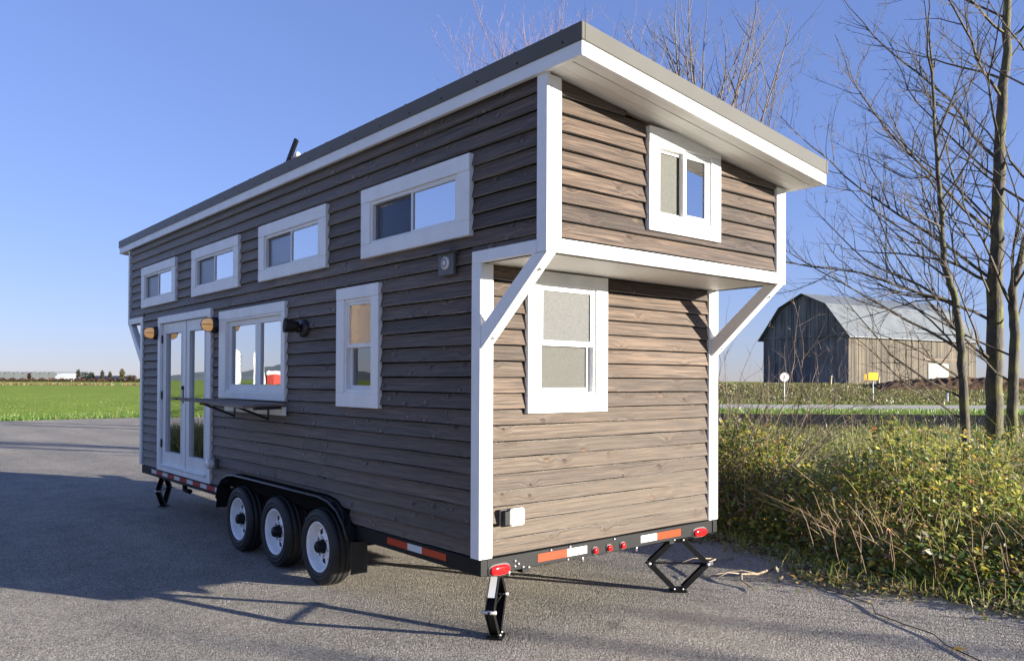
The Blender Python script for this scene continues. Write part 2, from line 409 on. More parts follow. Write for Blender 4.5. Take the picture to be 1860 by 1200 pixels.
house = tag(empty("tiny_house"), "brown lap-sided tiny house on a three-axle trailer with white trim and shed roof", "tiny house")


def T(face, a, h, o):
    if face == 'side': return (-o, a, h)
    if face == 'rear': return (a, -o, h)
    if face == 'loft': return (a, YR - o, h)


def fbox(bb, face, a0, a1, h0, h1, o0, o1): return bb.box(T(face, a0, h0, o0), T(face, a1, h1, o1))


walls = {k: empty(n, loc, house) for k, n, loc in (("side", "side_wall", (0, 3, Z0)), ("rear", "rear_wall", (1.25, 0, Z0)), ("loft", "loft_wall", (1.25, YR, Z1)))}
bpy.context.view_layer.update()


def part_of(o, parent):                                    # keep world place under a parent that is not at the origin
    o.parent = parent; o.matrix_parent_inverse = Matrix.Translation(-parent.location); return o


# openings: (face, a0, a1, h0, h1) inner edge of the casing
WIN = []
for y0 in (0.108, 2.108, 4.03, 6.02): WIN.append(('side', y0 + .135, y0 + 1.275, 2.745, 3.068))
DOOR = ('side', 4.90, 6.58, Z0 + 0.03, 2.395)
KIT = ('side', 2.985, 4.36, 1.575, 2.325)
DH = ('side', 1.355, 1.785, 1.60, 2.345)
RWIN = ('rear', 0.505, 1.045, 1.60, 2.36)
LWIN = ('loft', 0.985, 1.545, 2.79, 3.262)
OPEN = WIN + [DOOR, KIT, DH, RWIN, LWIN]
AP = [(4.455, .36), (4.44, .46), (4.39, .585), (4.27, .675), (4.12, .722), (3.96, .738), (3.5, .738), (2.6, .736), (2.10, .735), (1.93, .715), (1.78, .658), (1.67, .565), (1.605, .45), (1.575, .33), (1.57, .20)]   # outline of the fender


def intervals(face, z0, z1, a0, a1):
    cuts = [(o[1] - .035, o[2] + .035) for o in OPEN if o[0] == face and z1 > o[3] + .004 and z0 < o[4] - .004]
    if face == 'side':
        pass
    out = [(a0, a1)]
    for c0, c1 in cuts:
        nx = []
        for s0, s1 in out:
            if c1 <= s0 or c0 >= s1: nx.append((s0, s1)); continue
            if c0 > s0: nx.append((s0, c0))
            if c1 < s1: nx.append((c1, s1))
        out = nx
    return [q for q in out if q[1] - q[0] > 0.02]


def archtop(y):
    ys_ = [p[0] for p in reversed(AP)]; zs_ = [p[1] for p in reversed(AP)]
    return float(np.interp(y, ys_, zs_)) + .013 if ys_[0] <= y <= ys_[-1] else -1.0


def board(face, a0, a1, z, topf=None):
    """one bevelled lap board; local x runs along it, y points out of the wall"""
    ln = a1 - a0; near_arch = face == 'side' and z < .75 and a0 < 4.5 and a1 > 1.5
    n = max(2, min(7, int(ln / 0.4) + 1))
    if near_arch: n = max(8, int(ln / .045))
    o_bot, o_top = -0.004 + rng.uniform(-.003, .002), -0.031
    xs_ = [ln * i / n for i in range(n + 1)]; runs = []; cur = []; jz = jo = 0
    for i, x in enumerate(xs_):
        if not near_arch or i % 6 == 0: jz = .0095 + rng.uniform(-.003, .003); jo = rng.uniform(-.0012, .0012)
        wx = (a0 + x) if face == 'side' else (a1 - x)
        zt_ = EXP - 0.0005
        if topf: zt_ = min(zt_, topf(wx) - z)
        zt_ = max(zt_, 0.004); b0 = min(jz, zt_ - .002)
        if near_arch: b0 = max(b0, archtop(wx) - z)
        ob = o_bot + jo; ot = ob + (o_top - ob) * (zt_ / EXP)
        if b0 > zt_ - .006:
            if len(cur) > 1: runs.append(cur)
            cur = []; continue
        ob = ob + (o_top - ob) * max(0, b0) / EXP
        cur.append([(x, -0.033, b0), (x, ob, b0), (x, ob - .001, b0 + .003), (x, ot, zt_), (x, -0.033, zt_)])
    if len(cur) > 1: runs.append(cur)
    for rows in runs:
        V = []; F = []; m_ = len(rows) - 1
        for r in rows: V += r
        for i in range(m_):
            for k in range(5):
                a = i * 5 + k; b2 = i * 5 + (k + 1) % 5; F.append((a, a + 5, b2 + 5, b2))
        F.append((0, 1, 2, 3, 4)); e = m_ * 5; F.append((e + 4, e + 3, e + 2, e + 1, e))
        o = mesh("siding_board", V, F, MW)
        if face == 'side': o.location = (0, a0, z); o.rotation_euler[2] = R(90)
        else: o.location = (a1, 0 if face == 'rear' else YR, z); o.rotation_euler[2] = R(180)
        o.parent = walls[face]; o.matrix_parent_inverse = Matrix.Translation(-walls[face].location)
        o["paleness"] = max(0.0, 1.0 - (z - Z0) / 1.75) * 0.8 * rng.uniform(0.55, 1.15)  # lower boards are mixed paler, less so higher up the wall


k = 0
while Z0 + k * EXP < sof(0) - 0.01:
    z = Z0 + k * EXP
    if z + EXP * 0.6 < Z1: a0, a1 = 0.096, L_ - 0.092
    else: a0, a1 = YR + 0.092, YF - 0.05
    if a0 < 0 and z < Z1 + 0.085: a0, a1 = 0.096, L_ - 0.092      # course beside the loft band
    for s0, s1 in intervals('side', z, z + EXP, a0, a1):
        # long runs are two boards butted together
        if s1 - s0 > 4.4:
            mid = s0 + (s1 - s0) * rng.uniform(.35, .65); board('side', s0, mid - .0015, z, lambda x: sof(0)); board('side', mid + .0015, s1, z, lambda x: sof(0))
        else: board('side', s0, s1, z, lambda x: sof(0))
    k += 1
zk = Z0 + EXP * math.ceil((Z1 + .085 - Z0) / EXP)                 # ripped board between the loft band and the next course
for s0, s1 in ((YR + .092, .0955), (L_ - .0915, YF - .05)): board('side', s0, s1, Z1 + .0735, lambda x: zk - .0005)
k = 0
while Z0 + k * EXP < Z1 - 0.02:
    z = Z0 + k * EXP
    for s0, s1 in intervals('rear', z, z + EXP, 0.110, W_ - 0.122): board('rear', s0, s1, z, lambda x: Z1 - .004)
    k += 1
k = 0; zl = Z1 + 0.085
while zl + k * EXP < sof(0.12) - 0.01:
    z = zl + k * EXP
    xe = min(W_ - 0.122, (ZR - TH + .016 - SL * OL - z) / SL - 0.03)
    for s0, s1 in intervals('loft', z, z + EXP, 0.120, W_ - 0.122):
        s1 = min(s1, xe)
        if s1 - s0 > 0.03: board('loft', s0, s1, z, sof)
    k += 1


def sheath(face, a0, a1, h0, h1, name="sheathing"):
    xs = sorted({a0, a1} | {v for o in OPEN if o[0] == face for v in (o[1], o[2]) if a0 < v < a1})
    zs = sorted({h0, h1} | {v for o in OPEN if o[0] == face for v in (o[3], o[4]) if h0 < v < h1})
    bb = B(); bi = B()
    for i in range(len(xs) - 1):
        for j in range(len(zs) - 1):
            cx, cz = (xs[i] + xs[i + 1]) / 2, (zs[j] + zs[j + 1]) / 2
            if any(o[0] == face and o[1] < cx < o[2] and o[3] < cz < o[4] for o in OPEN): continue
            if face == 'side' and cz < .76 and 1.5 < cx < 4.5: continue
            fbox(bb, face, xs[i], xs[i + 1], zs[j], zs[j + 1], -.034, -.055); fbox(bi, face, xs[i], xs[i + 1], zs[j], zs[j + 1], -.0551, -.09)
    part_of(bb.obj(name, MSHE), walls[face]); part_of(bi.obj("inner_lining", MINT), walls[face])


ZTOP = sof(0) - 0.012
sheath('side', 0.03, L_ - .03, Z0 + 0.0, Z1)
# wall over the loft length, plus the wheel-well strip left and right of the arch
for q in (('side', YR + .03, YF - .03, Z1 + .0002, ZTOP),): sheath(*q, name="upper_sheathing")
bb = B(); fbox(bb, 'side', .03, 1.56, Z0, .76, -.0343, -.054); fbox(bb, 'side', 4.47, 4.88, Z0, .76, -.0343, -.054); part_of(bb.obj("sheathing", MSHE), walls['side'])
sheath('rear', 0.056, W_ - .056, Z0, Z1)
OPEN_L = [o for o in OPEN if o[0] == 'loft'][0]
# loft rear wall under the sloped roof
bb = B(); bi = B()
for (a0, a1, h0, h1) in ((.056, OPEN_L[1], Z1, None), (OPEN_L[2], W_ - .056, Z1, None), (OPEN_L[1], OPEN_L[2], Z1, OPEN_L[3]), (OPEN_L[1], OPEN_L[2], OPEN_L[4], None)):
    for tgt, o0, o1 in ((bb, -.034, -.055), (bi, -.0551, -.09)):
        t0 = (sof(a0) - .012) if h1 is None else h1; t1 = (sof(a1) - .012) if h1 is None else h1
        tgt.add([T('loft', a0, h0, o1), T('loft', a1, h0, o1), T('loft', a1, h0, o0), T('loft', a0, h0, o0), T('loft', a0, t0, o1), T('loft', a1, t1, o1), T('loft', a1, t1, o0), T('loft', a0, t0, o0)], BF)
part_of(bb.obj("sheathing", MSHE), walls['loft']); part_of(bi.obj("inner_lining", MINT), walls['loft'])

# far long wall and front end, never seen from the road side
MPL = simple("far_wall_stain", (0.13, 0.10, 0.08), 0.6, var=0.25, scale=8, stretch=(1, 1, 12), bmp=0.2)


def plain_wall(name, p, q, outv, zb, zt0, zt1):
    """lap siding run from p to q as one part"""
    bb = B(); p = Vector(p); q = Vector(q); ov = Vector(outv); z = zb; d = q - p; n = 0
    while z < max(zt0, zt1) - .005:
        for (e0, e1) in ((0, 1),):
            za = min(z + EXP, zt0); zc = min(z + EXP, zt1)
            if za <= z and zc <= z: break
            f1 = 1.0
            if zc <= z: f1 = (zt0 - z) / (zt0 - zt1); zc = z + .002
            if za <= z: break
            A = p + Vector((0, 0, z)); C = p + d * f1 + Vector((0, 0, z)); A2 = p + Vector((0, 0, za)); C2 = p + d * f1 + Vector((0, 0, zc))
            bb.add([A - ov * .06, C - ov * .06, C - ov * .006, A - ov * .006, A2 - ov * .06, C2 - ov * .06, C2 - ov * .022, A2 - ov * .022], BF)
        z += EXP; n += 1
    return bb.obj(name, MPL, house)


plain_wall("far_side_wall", (W_, .03, 0), (W_, L_ - .03, 0), (1, 0, 0), Z0, Z1, Z1)
plain_wall("far_loft_wall", (W_, YR + .03, 0), (W_, YF - .03, 0), (1, 0, 0), Z1, sof(W_) - .01, sof(W_) - .01)
plain_wall("front_wall", (.07, L_, 0), (W_ - .07, L_, 0), (0, 1, 0), Z0, Z1, Z1)
plain_wall("front_loft_wall", (.07, YF, 0), (W_ - .07, YF, 0), (0, 1, 0), Z1, sof(0) - .02, sof(W_) - .02)
B().box((.31, .07, Z0 - .02), (W_ - .31, L_ - .07, Z0 + .02)).box((.06, .07, Z0 - .019), (.3095, 1.56, Z0 + .019)).box((.06, 4.47, Z0 - .019), (.3095, L_ - .07, Z0 + .019)).obj("floor_deck", MINT, house)
B().box((.092, YR + .1, Z1 + .03), (W_ - .07, 1.9, Z1 + .06)).obj("loft_floor", MINT, house)
B().box((.092, L_ - 1.4, Z1 + .03), (W_ - .07, YF - .1, Z1 + .06)).obj("loft_floor", MINT, house)

# --- corner posts and trim bands
TR = [
    ("corner_post", (0, 0, Z0), (.028, .094, Z1)), ("corner_post", (.0285, 0, Z0), (.108, .028, Z1)),
    ("corner_post", (W_ - .12, 0, Z0), (W_ - .0285, .028, Z1)), ("corner_post", (W_ - .028, 0, Z0), (W_, .094, Z1)),
    ("corner_post", (0, L_ - .09, Z0), (.028, L_, Z1)), ("corner_post", (W_ - .028, L_ - .09, Z0), (W_, L_, Z1)),
    ("corner_post", (0, YR, Z1), (.028, YR + .09, sof(0) - .004)), ("corner_post", (.0285, YR, Z1 + .0845), (.118, YR + .028, sof(.12) - .004)),
    ("corner_post", (W_ - .12, YR, Z1 + .0845), (W_ - .0285, YR + .028, sof(W_) - .004)), ("corner_post", (W_ - .028, YR, Z1), (W_, YR + .09, sof(W_) - .004)),
    ("corner_post", (0, YF - .048, Z1), (.028, YF, sof(0) - .004)), ("corner_post", (W_ - .028, YF - .048, Z1), (W_, YF, sof(W_) - .004)),
    ("trim_band", (0.001, YR + .0905, Z1), (.028, .094, Z1 + .078)), ("trim_band", (.0285, YR + .0006, Z1), (W_ - .0285, YR + .028, Z1 + .084)),
    ("trim_band", (0.001, L_ - .09, Z1), (.028, YF - .0485, Z1 + .078)), ("trim_band", (.0285, YF - .028, Z1), (W_ - .0285, YF, Z1 + .084)),
]
for nme, a, b_ in TR: B().box(a, b_).obj(nme, MT, house, bevel=0.003)
B().box((.0285, YR + .0285, Z1 + .004), (W_ - .0285, .027, Z1 + .028)).obj("loft_soffit", MSOF, house)
B().box((.0285, L_ - .027, Z1 + .004), (W_ - .0285, YF - .0285, Z1 + .028)).obj("loft_soffit", MSOF, house)

# --- diagonal loft brackets


def bracket(x0, x1, ya, yb):
    """ya: wall end, yb: loft end (y); board with its lit face outwards"""
    zb, zt_ = 1.915, Z1 - 0.001; s = 1 if yb > ya else -1; wd = 0.105
    prof = [(ya, zb), (ya - 0 * s, zb + wd * 1.25), (yb - s * wd * 1.15, zt_), (yb, zt_), (ya + s * .012, zb - .012)]
    prof = [(ya, zb - .012), (ya, zb + .13), (yb - s * .13, zt_), (yb - s * .004, zt_)]
    V = [(x0, y, z) for y, z in prof] + [(x1, y, z) for y, z in prof]
    o = mesh("loft_bracket", V, [(0, 1, 2, 3), (7, 6, 5, 4), (0, 4, 5, 1), (1, 5, 6, 2), (2, 6, 7, 3), (3, 7, 4, 0)], MT, house, bevel=0.003)
    d = (Vector((0, yb, zt_)) - Vector((0, ya, zb))).normalized(); nrm = Vector((0, d.z * s * s, -d.y)); nrm = Vector((0, s * abs(d.z), -abs(d.y)))
    for t in (.13, .84):
        c = Vector(((x0 + x1) / 2, ya, zb - .012)).lerp(Vector(((x0 + x1) / 2, yb, zt_)), t)
        B().lathe([(0.0001, .008), (.009, .007), (.012, 0), (.012, -.01)], c, nrm, 12).obj("bolt_head", MSTL, o, True)


bracket(0.004, 0.082, -.001, YR); bracket(W_ - .10, W_ - .022, -.001, YR)
bracket(0.004, 0.082, L_ + .001, YF); bracket(W_ - .10, W_ - .022, L_ + .001, YF)

# --- roof
roof = empty("roof", (1.25, 3.7, ZR), house); bpy.context.view_layer.update()
xa, xb, ya, yb = -OL, W_ + OR_, YR - OY, YF + OY2


def slab(x0, x1, y0, y1, t0, t1):                          # slab following the roof pitch, t0/t1 below the top surface
    return B().add([(x0, y0, zt(x0) - t1), (x1, y0, zt(x1) - t1), (x1, y1, zt(x1) - t1), (x0, y1, zt(x0) - t1), (x0, y0, zt(x0) - t0), (x1, y0, zt(x1) - t0), (x1, y1, zt(x1) - t0), (x0, y1, zt(x0) - t0)], BF)


part_of(slab(xa, xb, ya, yb, 0, .062).obj("metal_sheet", MMET, bevel=0.004), roof)
e = .004
for q in ((xa - e, xa + .02, ya - e, yb + e), (xb - .02, xb + e, ya - e, yb + e), (xa + .0205, xb - .0205, ya - e, ya + .02), (xa + .0205, xb - .0205, yb - .02, yb + e)):
    part_of(slab(*q, .0, .100).obj("metal_flashing", MMET, bevel=0.003), roof)
for q in ((xa + .006, xa + .034, ya + .006, yb - .006), (xb - .034, xb - .006, ya + .006, yb - .006), (xa + .0345, xb - .0345, ya + .006, ya + .034), (xa + .0345, xb - .0345, yb - .034, yb - .006)):
    part_of(slab(*q, .0985, TH).obj("fascia_board", MT, bevel=0.003), roof)
ysf = [ya + .0345, ya + .0345 + .095, ya + .0345 + .19, YR + .025]
for i in range(3): part_of(slab(xa + .0345, xb - .0345, ysf[i] + .0015, ysf[i + 1] - .0015, .150, TH - .016 + .002 * (i % 2)).obj("soffit_board", MSOF, bevel=.002), roof)
for y0, y1 in ((YF - .02, YF + .17), (YF + .172, yb - .0345)): part_of(slab(xa + .0345, xb - .0345, y0, y1, .150, TH - .016).obj("soffit_board", MSOF), roof)
part_of(slab(.03, W_ - .03, YR + .026, YF - .021, .13, .155).obj("ceiling_panel", MINT), roof)
bb = B(); y = ya + .2
while y < yb - .1:
    bb.add(slab(xa + .03, xb - .03, y - .012, y + .012, -.028, .0).V, BF); y += .41
part_of(bb.obj("standing_seam", MMET), roof)
bb = B()
for i in range(24):
    y = ya + .15 + i * .395; bb.lathe([(.0001, .004), (.006, .003), (.007, 0)], (xa - e - .0005, y, zt(xa) - .075), (-1, 0, 0), 8)
part_of(bb.obj("fascia_screw", MBLK), roof)
# small rooftop aerial: tilted dark panel on a bracket with pale caps
a = empty("roof_aerial", (.30, 3.42, zt(.3)), house); bpy.context.view_layer.update()
def sub(o, par=None): return part_of(o, par)
sub(B().bar((.26, 3.54, zt(.3) + .13), (.30, 3.35, zt(.3) + .42), .06, .028, (1, 0, 0)).obj("panel", MBLK, bevel=.003), a)
sub(B().bar((.34, 3.38, zt(.3) - .01), (.29, 3.44, zt(.3) + .26), .04, .04, (1, 0, 0)).obj("mast", MBLK), a)
sub(B().lathe([(.0001, .05), (.02, .045), (.026, .0), (.022, -.03), (.0001, -.031)], (.29, 3.33, zt(.3) + .25), (0, -1, .4), 12).obj("cap", MPLS, None, True), a)
B().lathe([(.032, -.02), (.032, .17), (.045, .175), (.045, .22), (.0001, .225)], (.34, 3.14, zt(.34)), (0, 0, 1), 14).obj("roof_vent_pipe", MPLS, house, True)

# --- windows
def pieces(face, win, rect, cas, o=(.012, -.027)):
    """casing boards round a rect (a0,a1,h0,h1); cas=(side,side,head,sill)"""
    a0, a1, h0, h1 = rect; l_, r_, t_, b_ = cas; out = []
    for nm, q in (("head_casing", (a0 - l_, a1 + r_, h1, h1 + t_)), ("sill_casing", (a0 - l_, a1 + r_, h0 - b_, h0)),
                  ("side_casing", (a0 - l_, a0, h0 + .0005, h1 - .0005)), ("side_casing", (a1, a1 + r_, h0 + .0005, h1 - .0005))):
        ext = .002 if nm == "head_casing" else 0
        out.append(sub(fbox(B(), face, *q, o[0] + ext, o[1]).obj(nm, MT, bevel=.003), win))
    return out


def frame(face, par, rect, wd, o0, o1, name="sash", mat=None):
    a0, a1, h0, h1 = rect; bb = B()
    fbox(bb, face, a0, a1, h0, h0 + wd[1], o0, o1); fbox(bb, face, a0, a1, h1 - wd[2], h1, o0, o1)
    fbox(bb, face, a0, a0 + wd[0], h0 + wd[1], h1 - wd[2], o0, o1); fbox(bb, face, a1 - wd[0], a1, h0 + wd[1], h1 - wd[2], o0, o1)
    return sub(bb.obj(name, mat or MT), par)


def pane(face, par, a0, a1, h0, h1, o, mat, name="pane"):
    return sub(fbox(B(), face, a0 + .001, a1 - .001, h0 + .001, h1 - .001, o, o - .004).obj(name, mat), par)


def newwin(face, rect, name="window", label=None):
    c = T(face, (rect[0] + rect[1]) / 2, rect[2], 0); o = empty(name, c, house); bpy.context.view_layer.update()
    if label: o["label"] = label
    return o


WL = ["clerestory slider nearest the loft, warm lamp behind its screen", "second clerestory slider from the loft end", "third clerestory slider from the loft end", "clerestory slider farthest from the loft end"]
for i, wn in enumerate(WIN):
    f, a0, a1, h0, h1 = wn; wo = newwin(f, wn[1:], label=WL[i])
    pieces(f, wo, wn[1:], (.135, .135, .109, .102))
    frame(f, wo, (a0, a1, h0, h1), (.022, .02, .024), -.002, -.07, "frame")
    mid = (a0 + a1) / 2
    frame(f, wo, (a0 + .022, mid + .012, h0 + .02, h1 - .024), (.022, .008, .006), -.006, -.028, "fixed_sash")
    pane(f, wo, a0 + .044, mid - .01, h0 + .028, h1 - .03, -.016, MGLW)
    frame(f, wo, (mid - .012, a1 - .022, h0 + .02, h1 - .024), (.024, .018, .02), -.036, -.062, "sliding_sash")
    pane(f, wo, mid + .012, a1 - .046, h0 + .038, h1 - .044, -.048, MGL)
    pane(f, wo, mid + .012, a1 - .022, h0 + .02, h1 - .024, -.032, MSCR, "insect_screen")

f, a0, a1, h0, h1 = DH; wo = newwin(f, DH[1:], label="double-hung window between the counter and the loft end")
pieces(f, wo, DH[1:], (.11, .128, .095, .112))
frame(f, wo, DH[1:], (.022, .03, .024), -.002, -.08, "frame"); mz = 1.98
frame(f, wo, (a0 + .022, a1 - .022, mz - .02, h1 - .024), (.022, .03, .024), -.012, -.04, "upper_sash"); pane(f, wo, a0 + .044, a1 - .044, mz + .01, h1 - .048, -.026, MFRW)
frame(f, wo, (a0 + .022, a1 - .022, h0 + .03, mz + .005), (.03, .03, .03), -.042, -.068, "lower_sash"); pane(f, wo, a0 + .052, a1 - .052, h0 + .06, mz - .025, -.055, MGL)

f, a0, a1, h0, h1 = RWIN; wo = newwin(f, RWIN[1:], label="double-hung window of obscure glass under the loft")
pieces(f, wo, RWIN[1:], (.108, .118, .088, .115))
frame(f, wo, RWIN[1:], (.02, .025, .02), -.002, -.08, "frame"); mz = 1.965
frame(f, wo, (a0 + .02, a1 - .02, mz - .02, h1 - .02), (.02, .035, .018), -.010, -.038, "upper_sash"); pane(f, wo, a0 + .04, a1 - .04, mz + .015, h1 - .038, -.022, MFRO)
frame(f, wo, (a0 + .02, a1 - .02, h0 + .025, mz + .005), (.032, .03, .03), -.04, -.066, "lower_sash"); pane(f, wo, a0 + .052, a1 - .052, h0 + .055, mz - .025, -.05, MFRL)

f, a0, a1, h0, h1 = LWIN; wo = newwin(f, LWIN[1:], label="sliding window in the loft end wall")
pieces(f, wo, LWIN[1:], (.098, .108, .10, .105))
frame(f, wo, LWIN[1:], (.02, .02, .02), -.002, -.08, "frame"); mid = 1.265
frame(f, wo, (a0 + .02, mid + .012, h0 + .02, h1 - .02), (.016, .016, .018), -.036, -.062, "sliding_sash"); pane(f, wo, a0 + .036, mid - .004, h0 + .036, h1 - .038, -.048, MFRL)
frame(f, wo, (mid - .01, a1 - .02, h0 + .02, h1 - .02), (.032, .022, .022), -.008, -.032, "fixed_sash"); pane(f, wo, mid + .022, a1 - .052, h0 + .042, h1 - .042, -.018, MGLW)

f, a0, a1, h0, h1 = KIT; wo = newwin(f, KIT[1:], label="twin casement window over the fold-down counter")
pieces(f, wo, KIT[1:], (.08, .19, .095, .07))
frame(f, wo, KIT[1:], (.012, .02, .02), .004, -.11, "frame"); mid = 3.60
for (s0, s1) in ((a0 + .012, mid - .002), (mid + .002, a1 - .012)):
    frame(f, wo, (s0, s1, h0 + .02, h1 - .02), (.062, .058, .052), -.028, -.068, "casement"); pane(f, wo, s0 + .062, s1 - .062, h0 + .078, h1 - .072, -.046, MGLW)

# --- french doors
f, a0, a1, h0, h1 = DOOR; dr = newwin(f, DOOR[1:], "french_doors", "glazed white french doors with two leaves")
bb = B(); fbox(bb, f, a0 - .10, a1 + .10, h1, h1 + .085, .014, -.027); sub(bb.obj("head_casing", MT, bevel=.003), dr)
for s0, s1 in ((a0 - .10, a0), (a1, a1 + .10)): sub(fbox(B(), f, s0, s1, Z0 + .002, h1 - .0005, .012, -.027).obj("side_casing", MT, bevel=.003), dr)
sub(fbox(B(), f, a0 + .0005, a1 - .0005, Z0 + .002, Z0 + .06, .014, -.09).obj("threshold", MT, bevel=.003), dr)
sub(fbox(B(), f, a0 + .03, a1 - .03, Z0 + .065, Z0 + .085, .022, -.03).obj("drip_sill", MT, bevel=.003), dr)
mid = 5.70
for s0, s1, hand in ((a0 + .012, mid - .003, 0), (mid + .003, a1 - .012, 1)):
    frame(f, dr, (s0, s1, Z0 + .065, h1 - .006), (.145, .175, .125), -.022, -.066, "door_leaf")
    pane(f, dr, s0 + .145, s1 - .145, Z0 + .24, h1 - .131, -.044, MGLW)
    frame(f, dr, (s0 + .135, s1 - .135, Z0 + .23, h1 - .121), (.012, .012, .012), -.014, -.0225, "glazing_bead")
sub(fbox(B(), f, mid - .02, mid + .02, Z0 + .07, h1 - .008, -.010, -.0215).obj("astragal", MT, bevel=.003), dr)
for z in (.85, 1.45, 2.15): sub(fbox(B(), f, a1 - .02, a1 + .004, z, z + .10, -.004, -.020).obj("hinge", MBRZ), dr)
sub(fbox(B(), f, mid + .04, mid + .085, 1.42, 1.62, -.012, -.0215).obj("handle_plate", MBRZ), dr)
sub(B().tube([T(f, mid + .062, 1.47, -.012), T(f, mid + .062, 1.47, .05), T(f, mid + .17, 1.47, .055)], .011, 8).obj("door_handle", MBRZ, None, True), dr)
sub(B().lathe([(.0001, .02), (.02, .016), (.024, 0)], T(f, mid + .062, 1.60, -.010), (-1, 0, 0), 12).obj("deadbolt", MBRZ, None, True), dr)

# --- fold-down counter
cn = empty("fold_down_counter", (0, 3.6, 1.49), house); bpy.context.view_layer.update()
i0, i1, o0, o1 = Vector((-.014, 2.88, 1.487)), Vector((-.014, 4.42, 1.497)), Vector((-.41, 2.86, 1.474)), Vector((-.47, 4.40, 1.516))
for t0, t1 in ((0, .245), (.255, .495), (.505, .745), (.755, 1)):
    q = [i0.lerp(o0, t0), i1.lerp(o1, t0), i1.lerp(o1, t1), i0.lerp(o0, t1)]; dz = Vector((0, 0, .026))
    sub(mesh("counter_plank", [v - dz for v in q] + q, BF, plank_mat("counter_wood", (.16, .13, .10), (.24, .20, .16), 4) if t0 == 0 else bpy.data.materials["counter_wood"], bevel=.003), cn)
MDK = simple("counter_batten", (.03, .024, .02), .6)
sub(B().bar((-.05, 2.90, 1.452), (-.30, 2.88, 1.446), .05, .028).obj("batten", MDK), cn)
sub(fbox(B(), 'side', 2.885, 4.35, 1.375, 1.455, .020, -.006).obj("ledger_board", MT, bevel=.003), cn)
for y in (3.22, 4.05):
    bb = B(); bb.bar((-.026, y, 1.46), (-.026, y, 1.32), .024, .010, (1, 0, 0)); bb.bar((-.03, y, 1.335), (-.36, y + .01, 1.468), .022, .014, (0, 1, 0)); bb.bar((-.03, y, 1.455), (-.37, y + .01, 1.462), .022, .010, (0, 1, 0))
    sub(bb.obj("folding_bracket", MBRZ), cn)

# --- wall fittings
def lamp(y, z, label):
    lp = empty("wall_lamp", (0, y, z), house); lp["label"] = label; bpy.context.view_layer.update()
    sub(B().lathe([(.0001, .062), (.05, .06), (.078, .052), (.086, .035), (.086, -.01)], (-.002, y, z), (-1, 0, 0), 24).obj("lamp_base", MBRZ, None, True), lp)
    sub(B().lathe([(.066, .055), (.068, .085), (.060, .125), (.040, .15), (.0001, .158)], (0, y, z), (-1, 0, 0), 20).obj("lamp_glass", MAMB, None, True), lp)
    bb = B()
    for a_ in (0, math.pi / 2):
        c, s = math.cos(a_), math.sin(a_)
        bb.tube([(-.055, y + .074 * c, z + .074 * s), (-.10, y + .074 * c, z + .074 * s), (-.15, y + .045 * c, z + .045 * s), (-.168, y, z), (-.15, y - .045 * c, z - .045 * s), (-.10, y - .074 * c, z - .074 * s), (-.055, y - .074 * c, z - .074 * s)], .004, 6)
    sub(bb.obj("lamp_cage", MBRZ, None, True), lp)


lamp(6.74, 2.285, "lit lamp left of the french doors"); lamp(4.66, 2.285, "lit lamp between the doors and the counter window")
hd = empty("spotlight", (0, 2.53, 2.17), house); hd["label"] = "black unlit lamp head right of the counter window"; bpy.context.view_layer.update()
sub(B().lathe([(.0001, .035), (.06, .03), (.075, .02), (.078, -.01)], (-.002, 2.53, 2.15), (-1, 0, 0), 24).obj("back_plate", MBRZ, None, True), hd)
sub(B().lathe([(.0001, -.02), (.04, -.01), (.052, .03), (.062, .10), (.066, .115), (.058, .113), (.03, .06), (.0001, .05)], (-.06, 2.53, 2.165), (-1, .25, .08), 20).obj("lamp_head", MBRZ, None, True), hd)
sub(B().tube([(-.02, 2.53, 2.13), (-.06, 2.53, 2.12), (-.085, 2.535, 2.16)], .014, 8).obj("arm", MBRZ, None, True), hd)
vt = empty("vent_hood", (0, .36, 2.48), house); bpy.context.view_layer.update()
sub(fbox(B(), 'side', .272, .448, 2.405, 2.56, .018, -.006).obj("hood_plate", MGRY, bevel=.004), vt)
sub(fbox(B(), 'side', .258, .462, 2.552, 2.566, .060, -.006).obj("hood_lip", MGRY, bevel=.003), vt)
sub(B().lathe([(.0001, .010), (.036, .010), (.045, .004), (.045, -.004)], T('side', .36, 2.487, .02), (-1, 0, 0), 24).obj("round_inlet", MWHT, None, True), vt)
sub(B().lathe([(.020, .0125), (.028, .0125), (.028, .009)], T('side', .36, 2.487, .02), (-1, 0, 0), 24).obj("inlet_ring", MGRY), vt)
ob = empty("outlet_box", (0, 4.64, .80), house); ob["label"] = "outlet box at the foot of the french doors"; bpy.context.view_layer.update()
sub(fbox(B(), 'side', 4.585, 4.70, .742, .862, .035, -.006).obj("box_body", MGRY, bevel=.006), ob)
sub(B().lathe([(.05, 0), (.052, .05), (.046, .06), (.0001, .062)], T('side', 4.645, .80, .035), (-1, 0, 0), 16).obj("cap", MPLS, None, True), ob)
ob = empty("outlet_cover", (.26, 0, .81), house); ob["label"] = "clear bubble outlet cover low on the end wall"; bpy.context.view_layer.update()
sub(fbox(B(), 'rear', .165, .345, .762, .868, .012, -.008).obj("box_body", MGRY, bevel=.004), ob)
sub(fbox(B(), 'rear', .222, .348, .758, .872, .052, .0125).obj("bubble_cover", MPLS, bevel=.014), ob)
sub(fbox(B(), 'rear', .172, .220, .766, .864, .045, .0125).obj("shaded_flap", MBLK, bevel=.006), ob)  # shade on the cover's left side, put in as black

